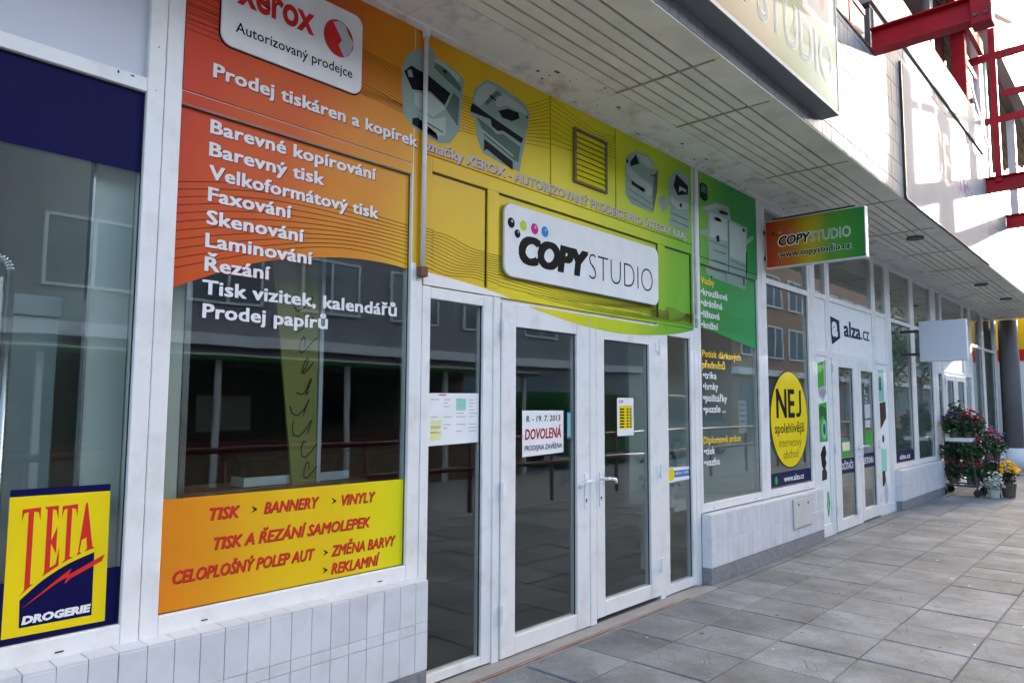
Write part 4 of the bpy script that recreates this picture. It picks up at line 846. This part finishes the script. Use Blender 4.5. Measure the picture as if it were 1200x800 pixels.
# glazed corner light beyond the red post
mb = MB(); mb.box(12.25, 12.33, -1.12, -1.05, 5.997, 7.6); mb.box(13.25, 13.55, -1.14, -1.02, 4.99, 7.6); mb.box(12.33, 13.25, -1.11, -1.06, 6.75, 6.82); mb.build('corner_frame', 'pvc', up, bevel=.006)
B(12.33, 13.25, -1.09, -1.08, 5.997, 6.75).build('corner_pane', 'glass', up); B(12.33, 13.25, -1.09, -1.08, 6.82, 7.6).build('corner_pane', 'glass', up)
mb = MB(); mb.bar((12.3, -1.16, 6.35), (13.4, -1.16, 5.75), .03, .03); mb.build('corner_stay', 'pvc', up)
# gallery behind the low parapet, and its slatted ceiling
B(-3, 21.4, .3, .4, 3.9, 7.45).build('gallery_wall', 'dark_wall', up); B(-3, 21.4, -.98, .3, 3.75, 3.9).build('gallery_floor', 'concrete', up)
for k in range(13):
    y = -1.12+k*.115; B(-3, 21.4, y, y+.085, 7.46, 7.48).build('ceiling_slat', 'louvre', up)
B(-3, 21.4, -1.3, .4, 7.50, 8.2).build('roof_edge', 'spandrel', up)
for x in (3.4, 6.3, 15.6, 18.4): B(x, x+.9, .26, .298, 4.2, 6.6).build('gallery_door', 'gasket', up)
for x in (14.1, 17.2, 19.9): B(x, x+.14, -1.1, -.96, 4.99, 7.46).build('gallery_post', 'pvc_worn', up, bevel=.005)
# large lit poster panel on the parapet, purple remains of lettering
ps = thing('wall_panel', (10.65, -1.17, 3.75), 'big white panel on the sunlit parapet with faded purple lettering', 'panel')
MB().prism([(8.26, 3.735), (13.05, 3.735), (13.05, 5.30), (8.33, 5.22)], -1.176, -1.158).build('board', 'sunlit_board', ps, bevel=.003)
mb = MB(); mb.box(8.235, 8.262, -1.182, -1.158, 3.73, 5.22); mb.box(8.262, 13.05, -1.181, -1.158, 3.722, 3.734); mb.build('edge_strip', 'dark_steel', ps)
text('UČENÍ', 9.0, 11.3, 4.30, .70, -1.1768, 'faint', ps, 'faded_lettering', bold=.01); text('u č n.', 10.9, 12.2, 4.46, .20, -1.1769, 'purple', ps, 'lettering', heavy=.06)
MB().poly([(8.9, 4.32), (9.1, 4.32), (9.1, 5.1), (8.9, 5.05)], -1.1767).build('faded_bar', 'faint', ps)
# red steel frames
def red_frame(x, label, zb=4.95, yo=-2.12, extra=()):
    t = thing('steel_bracket', (x, -1.6, zb), label, 'bracket')
    for z0, z1, w in ((zb, zb+.012, .16), (zb+.21, zb+.222, .16)): B(x-w/2, x+w/2, yo, -1.157, z0, z1).build('flange', 'red_steel', t)
    B(x-.006, x+.006, yo, -1.157, zb+.012, zb+.21).build('web', 'red_steel', t)
    B(x-.09, x+.09, yo-.02, yo+.14, zb-.05, zb+.27).build('end_block', 'red_steel', t, bevel=.01)
    for yy in (yo+.02, yo+.10):
        for zz in (zb+.03, zb+.19): MB().cyl((x-.105, yy, zz), (x-.09, yy, zz), .018, n=6).build('bolt', 'dark_steel', t)
    for i, (p, q, w, h) in enumerate(extra): MB().bar(p, q, w, h).build('brace', 'red_steel', t)
    return t
red_frame(7.30, 'nearest red steel bracket above the light box sign', extra=[((7.3, -2.05, 5.05), (7.3, -2.05, 7.4), .12, .14), ((7.3, -1.1, 7.0), (7.3, -2.1, 7.0), .10, .12), ((7.3, -2.05, 5.1), (9.2, -2.05, 5.75), .06, .08)])
red_frame(13.06, 'middle red steel bracket at the end of the white wall panel', zb=4.86, extra=[((13.06, -1.35, 5.0), (13.06, -1.35, 7.45), .10, .09), ((13.06, -1.0, 7.0), (13.06, -2.1, 7.02), .08, .10), ((13.06, -1.2, 5.98), (13.06, -2.1, 6.0), .08, .09), ((13.06, -2.05, 5.0), (13.06, -2.05, 7.45), .12, .14)])
red_frame(15.02, 'farthest red steel bracket in front of the gallery', zb=4.67, extra=[((15.02, -2.05, 4.8), (15.02, -2.05, 7.45), .12, .14), ((15.02, -1.2, 7.1), (15.02, -2.1, 7.1), .08, .1)])
rp = thing('steel_post', (12.05, -1.08, 6.0), 'thick red steel post standing on the white spandrel', 'post')
B(11.98, 12.13, -1.16, -.98, 5.9965, 7.45).build('shaft', 'red_steel', rp, bevel=.006); B(11.95, 12.16, -1.17, -.985, 5.996, 6.02).build('foot_plate', 'red_steel', rp)
rl = thing('steel_beam', (10.2, -1.25, 7.2), 'long red steel beam running along the upper bay', 'beam')
mb = MB(); mb.box(7.36, 13.0, -1.24, -1.18, 7.05, 7.25); mb.build('beam', 'red_steel', rl)
rc2 = thing('steel_post', (6.75, -1.0, 4.99), 'short red steel post on the parapet beside the light box sign', 'post')
B(6.30, 6.62, -1.15, -1.02, 4.9855, 6.2).build('plate', 'red_steel', rc2); B(6.66, 6.74, -1.15, -1.05, 4.9855, 6.2).build('shaft', 'red_steel', rc2); B(6.755, 7.2, -1.12, -1.08, 4.9855, 5.30).build('board', 'brown_panel', rc2); B(6.755, 7.2, -1.13, -1.07, 5.302, 5.36).build('rail', 'red_steel', rc2)
# big light box sign on the parapet
lb = thing('light_box_sign', (3.9, -1.23, 3.82), 'large pale light box sign with outlined STUDIO letters on the parapet', 'sign')
B(1.95, 5.772, -1.300, -1.157, 3.818, 5.35).build('box', 'box_grey', lb, bevel=.004)
B(1.98, 5.755, -1.3035, -1.3005, 3.845, 5.32).build('face', 'lightbox_print', lb)
mb = MB(); mb.box(1.95, 5.776, -1.3065, -1.3004, 3.816, 3.843); mb.box(5.757, 5.776, -1.3065, -1.3004, 3.844, 5.35); mb.build('edge', 'box_white', lb)
MB().poly([(5.05, 4.40), (5.70, 4.40), (5.70, 5.2), (4.95, 5.2)], -1.3038).build('picture_field', 'box_white', lb); MB().poly([(5.15, 4.47), (5.60, 4.47), (5.60, 5.2), (5.08, 5.2)], -1.3041).build('picture_inset', 'box_grey', lb)
MB().poly(disc_pts(5.45, 4.62, .05, .08, 16), -1.3044).build('picture_mark', 'pink', lb)
MB().poly([(4.78, 4.10), (5.755, 4.20), (5.755, 4.40), (4.95, 4.40)], -1.3037).build('bracket_shadow', 'box_shade', lb)  # cast shadow of the nearest red bracket, painted as a dark green band
for s, a, b in (('COPY', 2.95, 4.22), ('STUDIO', 4.27, 5.64)):
    text(s, a-.012, b+.012, 3.998, .345, -1.3047, 'box_white', lb, 'letter_outline', bold=.025 if s == 'STUDIO' else .07, res=4)
    text(s, a, b, 4.008, .325, -1.3051, 'box_navy' if s == 'STUDIO' else 'black', lb, bold=.0 if s == 'STUDIO' else .05, res=4)
    if s == 'STUDIO': text(s, a+.004, b-.004, 4.012, .317, -1.3055, 'box_tint', lb, 'letter_inlay', bold=-.016, res=4)
# ================================================================== shop interiors behind the glass
ir = struct(thing('shop_interior', (8, 3, 0)))
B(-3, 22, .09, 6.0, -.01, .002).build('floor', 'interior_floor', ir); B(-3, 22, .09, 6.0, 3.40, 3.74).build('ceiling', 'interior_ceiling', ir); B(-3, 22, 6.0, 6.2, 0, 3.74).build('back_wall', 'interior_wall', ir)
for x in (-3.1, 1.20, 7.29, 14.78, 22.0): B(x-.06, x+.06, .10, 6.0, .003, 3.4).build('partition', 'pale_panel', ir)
B(5.9, 7.2, .75, .80, .62, 3.0).build('screen_wall', 'pale_panel', ir); B(6.62, 6.80, .45, .48, .62, 3.0).build('curtain', 'cabinet', ir)
cb = thing('cabinet', (.65, .45, 0), 'pale grey-green cabinet behind the leftmost window', 'cabinet')
B(-.6, .945, .35, .85, .004, 1.90).build('carcass', 'cabinet', cb, bevel=.006); B(-.6, .955, .342, .86, 1.905, 1.99).build('top', 'cabinet', cb, bevel=.006)
rk = thing('display_rack', (.6, .2, 0), 'silver-edged rounded display rack at the left edge', 'rack')
pts = [(.735, .22, .01), (.735, .22, 2.06)]+[(.735-.05+.05*math.cos(R(t)), .22, 2.06+.05*math.sin(R(t))) for t in range(15, 91, 15)]+[(.1, .22, 2.11)]
MB().tube(pts, .018, 10).build('tube', 'silver', rk, smooth=True); B(.0, .71, .21, .23, .1, 2.03).build('board', 'white_metal', rk)
b2 = thing('tall_panel', (1.09, .13, 0), 'tall pale panel standing behind the leftmost window', 'panel')
B(.985, 1.135, .12, .15, .004, 2.9).build('panel', 'pale_panel', b2); B(.975, .984, .115, .155, .004, 2.9).build('edge', 'silver', b2)
b3 = thing('tall_panel', (1.36, .2, 0), 'narrow pale panel behind the left edge of the lettered window', 'panel')
B(1.265, 1.395, .18, .20, .004, 2.9).build('panel', 'pale_panel', b3); B(1.397, 1.425, .175, .205, .004, 2.9).build('edge', 'silver', b3)
yb = thing('cloth_banner', (2.1, .3, .9), 'long yellow banner with black scribbled writing inside the window', 'banner')
MB().prism([(2.055, 1.0), (2.175, 1.0), (2.163, 2.32), (1.885, 2.32)], .30, .315).build('cloth', 'bannercloth', yb); B(2.178, 2.20, .295, .32, .98, 2.36).build('edge_pole', 'lightgrey', yb)
rg = random.Random(2); mb = MB()
for k in range(9):
    z = 1.2+k*.11; x = 2.09-(z-1.02)*.06+rg.uniform(-.02, .02); pr = None
    for i in range(9):
        t = i/8*6.2; q = (x+.035*math.cos(t+k)+.01*i, .2985, z+.045*math.sin(t*1.3+k))
        if pr: mb.bar(pr, q, .001, .006)
        pr = q
mb.build('writing', 'ink', yb)
tr = thing('tray', (2.25, .35, 1.1), 'shallow glass tray on the sill behind the yellow banner film', 'tray')
MB().box(1.78, 2.40, .32, .45, 1.135, 1.145).box(1.78, 2.40, .318, .325, 1.145, 1.18).box(1.78, 1.79, .326, .45, 1.145, 1.18).build('tray', 'cabinet', tr)
sh = thing('display_shelf', (2.1, .4, 0), 'low dark display shelf inside the lettered window', 'shelf')
B(1.35, 2.50, .28, .62, 1.10, 1.132).build('board', 'wood', sh, bevel=.004); B(1.36, 1.40, .3, .6, .004, 1.10).build('leg', 'wood', sh); B(2.45, 2.49, .3, .6, .004, 1.10).build('leg', 'wood', sh)
ct = thing('counter', (4.4, 3.6, 0), 'dark wooden shop counter behind the doors', 'counter')
B(3.3, 5.6, 3.3, 3.9, .004, 1.0).build('body', 'wood', ct); B(3.25, 5.65, 3.25, 3.95, 1.002, 1.05).build('top', 'brown_panel', ct, bevel=.01)
pl = thing('potted_plant', (6.15, .55, .62), 'pale potted plant inside the green-film window', 'plant')
MB().cyl((6.15, .5, .62), (6.15, .5, .80), .07, .09, n=14).build('pot', 'lightgrey', pl); mb = MB(); rg = random.Random(4)
for k in range(90): mb.leaf((6.15+rg.gauss(0, .09), .5+rg.gauss(0, .08), .9+rg.gauss(0, .1)), .09, rg)
mb.build('foliage', 'teal', pl)
ws = thing('window_shelf', (6.5, .5, 0), 'low shelf carrying the plant inside the green-film window', 'shelf'); B(5.95, 7.2, .3, .8, .58, .618).build('board', 'pale_panel', ws)
for x in (6.0, 7.1): B(x, x+.05, .4, .7, .004, .58).build('leg', 'pale_panel', ws)
for i, (x, m, l) in enumerate(((9.0, 'cabinet', 'pale goods shelf left of the electronics shop interior'), (12.4, 'pale_panel', 'bright goods shelf in the far electronics window'), (16.0, 'leaf_dark', 'dark green shelf unit inside the flower shop'))):
    s = thing('goods_shelf', (x+.6, 2.5, 0), l, 'shelf')
    for z in (.3, .9, 1.5, 2.1): B(x, x+1.8, 2.2, 2.7, z, z+.04).build('board', m, s)
    for xx in (x-.04, x+1.80): B(xx, xx+.04, 2.2, 2.7, .004, 2.3).build('side', m, s)

# ================================================================== flower cart
fc = thing('flower_cart', (15.0, -.33, 0), 'black wheeled trolley carrying tiers of flower pots', 'cart')
X0, X1, Y0, Y1 = 14.72, 15.28, -.58, -.06
for z, ins in ((.16, 0), (.50, .05), (.90, .10)):
    mb = MB(); a, b, c, d = X0+ins, X1-ins, Y0+ins, Y1-ins*.4
    mb.box(a, b, c, c+.025, z, z+.03); mb.box(a, b, d-.025, d, z, z+.03); mb.box(a, a+.025, c+.026, d-.026, z, z+.03); mb.box(b-.025, b, c+.026, d-.026, z, z+.03)
    for k in range(1, 6): yy = c+(d-c)*k/6; mb.box(a+.026, b-.026, yy-.006, yy+.006, z+.004, z+.022)
    mb.build('shelf', 'dark_steel', fc)
for x in (X0, X1):
    for y, yt in ((Y0, Y0+.1), (Y1, Y1-.04)): MB().bar((x, y, .08), (x+(.1 if x == X0 else -.1), yt, .98), .026, .026).build('leg', 'dark_steel', fc)
for x in (X0, X1):
    for y in (Y0, Y1): MB().cyl((x-.02, y, .065), (x+.02, y, .065), .065, n=16).build('wheel', 'tyre', fc)
ty = thing('flower_tray', (15.0, -.32, .93), 'long white planter tray on the top tier of the cart', 'planter')
MB().box(14.80, 15.19, -.50, -.10, .932, 1.0).build('trough', 'white', ty, bevel=.01)
def plant(x, y, z, label, bloom, n=26, hw=.11, hh=.14, pot='pot', ph=.11, pr=.07, leaf='leaf', nl=150, br=.022, seed=0, group=None, up=.06):
    t = thing('potted_flower', (x, y, z), label, 'flowers', 'flowers for sale around the cart'); rg = random.Random(seed+int(x*100)+int(z*77)+int(-y*991))
    MB().cyl((x, y, z+.001), (x, y, z+ph), pr*.75, pr, n=14).build('pot', pot, t)
    mb = MB(); c = z+ph+hh*.45
    for k in range(nl):
        a = Vector((rg.gauss(0, 1), rg.gauss(0, 1), rg.gauss(0, 1))).normalized()*rg.uniform(.2, 1)
        mb.leaf((x+a.x*hw, y+a.y*hw, c+a.z*hh*.7), rg.uniform(.045, .085), rg)
    mb.build('foliage', leaf, t)
    if bloom:
        mb = MB()
        for k in range(n):
            a = Vector((rg.gauss(0, 1), rg.gauss(0, 1), abs(rg.gauss(0, 1))+.2)).normalized()*rg.uniform(.8, 1.08)
            mb.ball((x+a.x*hw, y+a.y*hw, c+up*.3+a.z*hh*.85), br*rg.uniform(.7, 1.25), 6, 4, .7)
        mb.build('blossoms', bloom, t)
PL = [(14.86, -.22, 1.001, 'purple flowers on the top tier near the wall', 'purple', 'leaf', 0), (15.0, -.42, 1.001, 'dark red leafy plant in the middle of the top tier', 'crimson', 'leaf_dark', 1), (15.14, -.30, 1.001, 'pale pink flowers on the top tier far side', 'pink', 'leaf', 2),
      (14.85, -.42, .531, 'green trailing plant on the middle tier front', None, 'leaf', 3), (15.05, -.50, .531, 'pink flowers on the middle tier front', 'pink', 'leaf', 4), (15.10, -.20, .531, 'plain green plant on the middle tier near the wall', None, 'leaf_dark', 5), (14.86, -.18, .531, 'dark foliage plant on the middle tier by the wall', None, 'leaf_dark', 6),
      (14.85, -.46, .191, 'bright red flowers on the bottom tier front', 'flower_red', 'leaf', 7), (15.1, -.48, .191, 'pinkish red flowers on the bottom tier far side', 'pink', 'leaf', 8), (14.85, -.20, .191, 'small red flowers on the bottom tier by the wall', 'flower_red', 'leaf_dark', 9)]
for x, y, z, l, bl, lf, sd in PL: plant(x, y, z, l, bl, leaf=lf, seed=sd, hw=.20, hh=.28, nl=420, n=24)
# tall cut flowers in buckets and pots on the ground in front
st = thing('plant_stand', (15.25, -.78, 0), 'black tiered flower stand beside the cart', 'stand')
for x in (15.0, 15.5):
    for y in (-.64, -.86): MB().bar((x, y, .0), (x, y, .62), .02, .02).build('leg', 'dark_steel', st)
B(14.98, 15.52, -.88, -.62, .62, .64).build('shelf', 'dark_steel', st); B(14.98, 15.52, -.88, -.62, .26, .28).build('shelf', 'dark_steel', st)
plant(15.1, -.70, .641, 'tall pink and white flowers on the black stand', 'pink', n=26, hw=.19, hh=.34, nl=420, br=.026); plant(15.36, -.78, .641, 'violet and white flowers at the outer end of the stand', 'purple', n=18, hw=.19, hh=.30, nl=400, br=.024); plant(15.15, -.70, .281, 'pale pink hydrangea under the stand shelf', 'pink', hw=.18, hh=.22, n=20, nl=380)
plant(15.1, -.97, .001, 'bright yellow chrysanthemum in a pot on the pavement', 'flower_yel', n=60, hw=.17, hh=.26, ph=.24, pr=.12, leaf='leaf_dark', br=.03, up=.1)
plant(14.8, -.80, .001, 'pale wrapped bouquet of cut greenery on the pavement', 'cream', n=14, hw=.17, hh=.22, ph=.14, pr=.1, pot='cart_wrap', leaf='cart_wrap', nl=170)
plant(15.3, -.46, 1.03-.099, 'tall dark red flowers behind the stand', 'crimson', n=20, hw=.19, hh=.36, nl=420, pot='bucket', br=.024)
plant(15.02, -.26, 1.001, 'tall leafy green plant at the top of the cart', 'cream', n=5, hw=.17, hh=.50, nl=420)

# ================================================================== across the street (seen in the panes)
wm = B(-.95, .95, -.03, .03, 0, 1.5).mesh('window'); fm = MB().box(-1.02, -.95, -.02, .07, -.07, 1.57).box(.95, 1.02, -.02, .07, -.07, 1.57).box(-.95, .95, -.02, .07, 1.5, 1.57).box(-.95, .95, -.02, .07, -.07, 0).box(-.04, .04, .035, .06, 0, 1.5).mesh('frame')
fm.materials.append(MATS['white_wall']); wm.materials.append(MATS['far_pane'])
def block(label, x0, x1, yf, hb, paint, zs, xw, n, step):
    ob = thing('apartment_block', ((x0+x1)/2, yf-4, 0), label, 'building')
    B(x0, x1, yf-9, yf, -.12, hb).build('wall', paint, ob); B(x0-.1, x1+.1, yf-9.1, yf+.15, hb+.002, hb+.25).build('roof_edge', 'white_wall', ob)
    B(x0, x1, yf+.002, yf+.3, 3.0, 3.3).build('ledge', 'white_wall', ob)
    for z in zs:
        for i in range(n):
            w = shared('window', wm, None, (xw+step*i, yf+.01, z), ob)
            fo = bpy.data.objects.new('frame', fm); COL.objects.link(fo); fo.parent = w
    for i in range(n): B(xw+step*i-1.2, xw+step*i+1.2, yf-.02, yf+.04, .3, 2.7).build('shop_pane', 'far_pane', ob)
block('tall brown apartment block farther along the opposite side, mirrored in the panes', 31, 112, -11.5, 17.95, 'facade_brown', (4.0, 6.6, 9.2, 11.8, 14.4), 33, 16, 2.9)
block('low grey building straight across the street, mirrored in the panes', -45, 29, -15, 7.2, 'facade_grey', (4.2,), -20, 15, 3.2)
eb = thing('sky_glow_screen', (80, 5, 0), 'grey block added at the street end to screen low sky glow', 'building')  # added block that keeps the low sky glow off the upper storey
B(70, 80, -11, 60, -.12, 15).build('wall', 'facade_grey', eb); B(69.9, 80.1, -11.1, 60, 15.002, 15.3).build('roof_edge', 'white_wall', eb)
gr = thing('guard_rail', (8, -5.0, 0), 'red tubular guard rail along the kerb', 'railing')
for z in (.55, 1.0): MB().cyl((-10, -5.0, z), (26, -5.0, z), .04, n=10).build('bar', 'rail_red', gr, smooth=True)
for i in range(19): MB().cyl((-10+2*i, -5.0, -.12), (-10+2*i, -5.0, 1.0), .035, n=10).build('post', 'rail_red', gr, smooth=True)
def van(x, y, label, paint):
    t = thing('parked_van', (x, y, -.12), label, 'van'); z = -.12
    prof = [(x-2.3, z+.35), (x+2.35, z+.35), (x+2.4, z+.85), (x+2.05, z+1.1), (x+1.35, z+1.95), (x+1.0, z+2.02), (x-2.2, z+2.02), (x-2.35, z+1.8)]
    MB().prism(prof, y-.9, y+.9).build('body', paint, t, bevel=.06)
    MB().prism([(x+1.95, z+1.15), (x+1.3, z+1.85), (x+.55, z+1.85), (x+.55, z+1.15)], y+.88, y+.915).build('side_window', 'gasket', t); MB().prism([(x+.4, z+1.15), (x+.4, z+1.85), (x-2.1, z+1.85), (x-2.2, z+1.15)], y+.88, y+.915).build('side_window', 'gasket', t)
    for xx in (x-1.5, x+1.55):
        wl_ = MB().cyl((xx, y+.70, z+.34), (xx, y+.93, z+.34), .34, n=24).build('wheel', 'tyre', t); MB().cyl((xx, y+.931, z+.34), (xx, y+.945, z+.34), .2, n=20).build('rim', 'silver', wl_)
        MB().cyl((xx, y-.93, z+.34), (xx, y-.70, z+.34), .34, n=24).build('wheel', 'tyre', t)
van(17, -9.3, 'green van parked opposite the electronics shop', 'deep_green'); van(21.9, -9.3, 'grey van parked behind the green one', 'van_paint')
kk = thing('market_kiosk', (4.5, -9.4, -.12), 'long market kiosk with a green-edged flat roof, mirrored in the left panes', 'kiosk')
B(-5, 13.5, -10.9, -8.3, 2.26, 2.34).build('roof', 'van_paint', kk, bevel=.02); B(-5.02, 13.52, -8.298, -8.25, 2.24, 2.31).build('roof_edge', 'deep_green', kk); B(-5.02, 13.52, -8.29, -8.262, 2.312, 2.345).build('roof_edge', 'white_wall', kk)
B(-4.8, 13.3, -10.8, -10.7, -.12, 2.25).build('back_wall', 'dark_wall', kk); B(-4.8, 13.3, -8.75, -8.65, -.12, .85).build('counter', 'brown_panel', kk); B(-4.8, 13.3, -8.80, -8.55, .852, .90).build('counter_top', 'rail_red', kk)
for i in range(8): B(-4.7+2.55*i, -4.62+2.55*i, -8.5, -8.42, -.12, 2.255).build('post', 'white_metal', kk)
for i in range(7):
    x = -4.0+2.55*i; B(x, x+1.1, -10.69, -10.66, .9+.1*(i % 3), 1.7+.15*(i % 2)).build('goods_panel', ('cream', 'grey', 'teal', 'brownstk', 'pale_panel', 'navy', 'mint')[i], kk)
def tree(x, y, h, label, seed):
    t = thing('street_tree', (x, y, -.12), label, 'tree'); rg = random.Random(seed)
    tk = MB(); tk.cyl((x, y, -.12), (x+.05, y, h*.5), .14, .09, n=10)
    for k in range(7):
        a = 2*math.pi*k/7+rg.uniform(-.3, .3); tk.cyl((x+.05, y, h*rg.uniform(.35, .5)), (x+math.cos(a)*h*.22, y+math.sin(a)*h*.22, h*rg.uniform(.65, .85)), .05, .015, n=6)
    tk.build('trunk', 'bark', t); mb = MB()
    cl = [(x+rg.gauss(0, h*.14), y+rg.gauss(0, h*.14), h*.72+rg.gauss(0, h*.12)) for k in range(26)]
    for c in cl:
        for k in range(110): mb.leaf((c[0]+rg.gauss(0, .32), c[1]+rg.gauss(0, .32), c[2]+rg.gauss(0, .28)), rg.uniform(.12, .22), rg)
    mb.build('crown', 'tree_leaf', t)
tree(37, -6.4, 6.0, 'young green street tree far along the kerb', 1); tree(44, -6.8, 6.2, 'larger green street tree farther along the kerb', 2)

# ================================================================== drugstore sticker
tk = thing('logo_sticker', (.9, .02, .71), 'yellow and blue TETA DROGERIE sticker on the leftmost window', 'sticker')
S = lambda pts: [(gx(a), gz(b)) for a, b in pts]
Y1_ = YG-.0030
MB().poly(S([(.728, 1.236), (1.060, 1.233), (1.060, 1.206), (.728, 1.210)]), Y1_).build('blue_edge', 'blue', tk); MB().poly(S([(.728, .716), (1.064, .712), (1.060, 1.206), (.728, 1.210)]), Y1_).build('yellow_field', 'yellow', tk)
arc = smooth_curve([(.777, .842), (.847, .902), (.928, .948), (1.014, .978)], 5)
MB().poly(S([(.780, .745), (1.016, .743)]+arc[::-1]), Y1_-.0005).build('blue_field', 'blue', tk)
zb = lambda x: lerp_curve(arc, x)+.016
RD = []
def tletter(a, b, sa, sb, top=1.163):
    RD.append([(a, top), (b, top+.003), (b, top-.045), (b-.006, top-.015), (sb, top-.010), (sb, zb(sb)+.008), (sb+.012, zb(sb+.012)), (sa-.012, zb(max(.778, sa-.012))), (sa, zb(sa)+.008), (sa, top-.010), (a+.006, top-.015), (a, top-.045)])
tletter(.769, .827, .789, .806); tletter(.897, .949, .914, .930)
RD.append([(.838, 1.165), (.885, 1.167), (.885, 1.115), (.878, 1.150), (.866, 1.155), (.866, zb(.866)+.06+.05), (.884, zb(.866)+.16), (.884, zb(.866)+.06), (.866, zb(.866)+.10), (.866, zb(.866)+.012), (.885, zb(.885)+.012), (.893, zb(.893)+.07), (.895, zb(.893)), (.842, zb(.842)), (.849, zb(.849)+.008), (.849, 1.155)])
RD.append([(.982, 1.170), (1.006, zb(1.0)+.012), (1.014, zb(1.013)), (.978, zb(.985)), (.988, zb(.988)+.010), (.984, zb(.98)+.055), (.968, zb(.97)+.05), (.962, zb(.962)+.010), (.970, zb(.97)), (.952, zb(.952)), (.957, zb(.957)+.008), (.976, 1.165)])
for pts in RD: MB().poly(S(pts), Y1_-.0006).build('red_letter', 'red', tk)
MB().poly(S([(.784, .812), (.895, .898), (.939, .930), (.930, .907), (1.052, .965), (1.042, .940), (.938, .893), (.917, .875), (.925, .899), (.895, .885)]), Y1_-.0010).build('lightning_bolt', 'red', tk)
text('DROGERIE', gx(.787), gx(1.012), gz(.754), .030, Y1_-.0010, 'white_txt', tk, bold=.06, z1=gz(.756), shear=.12)

bpy.data.objects.remove(_to); bpy.data.curves.remove(_tc)
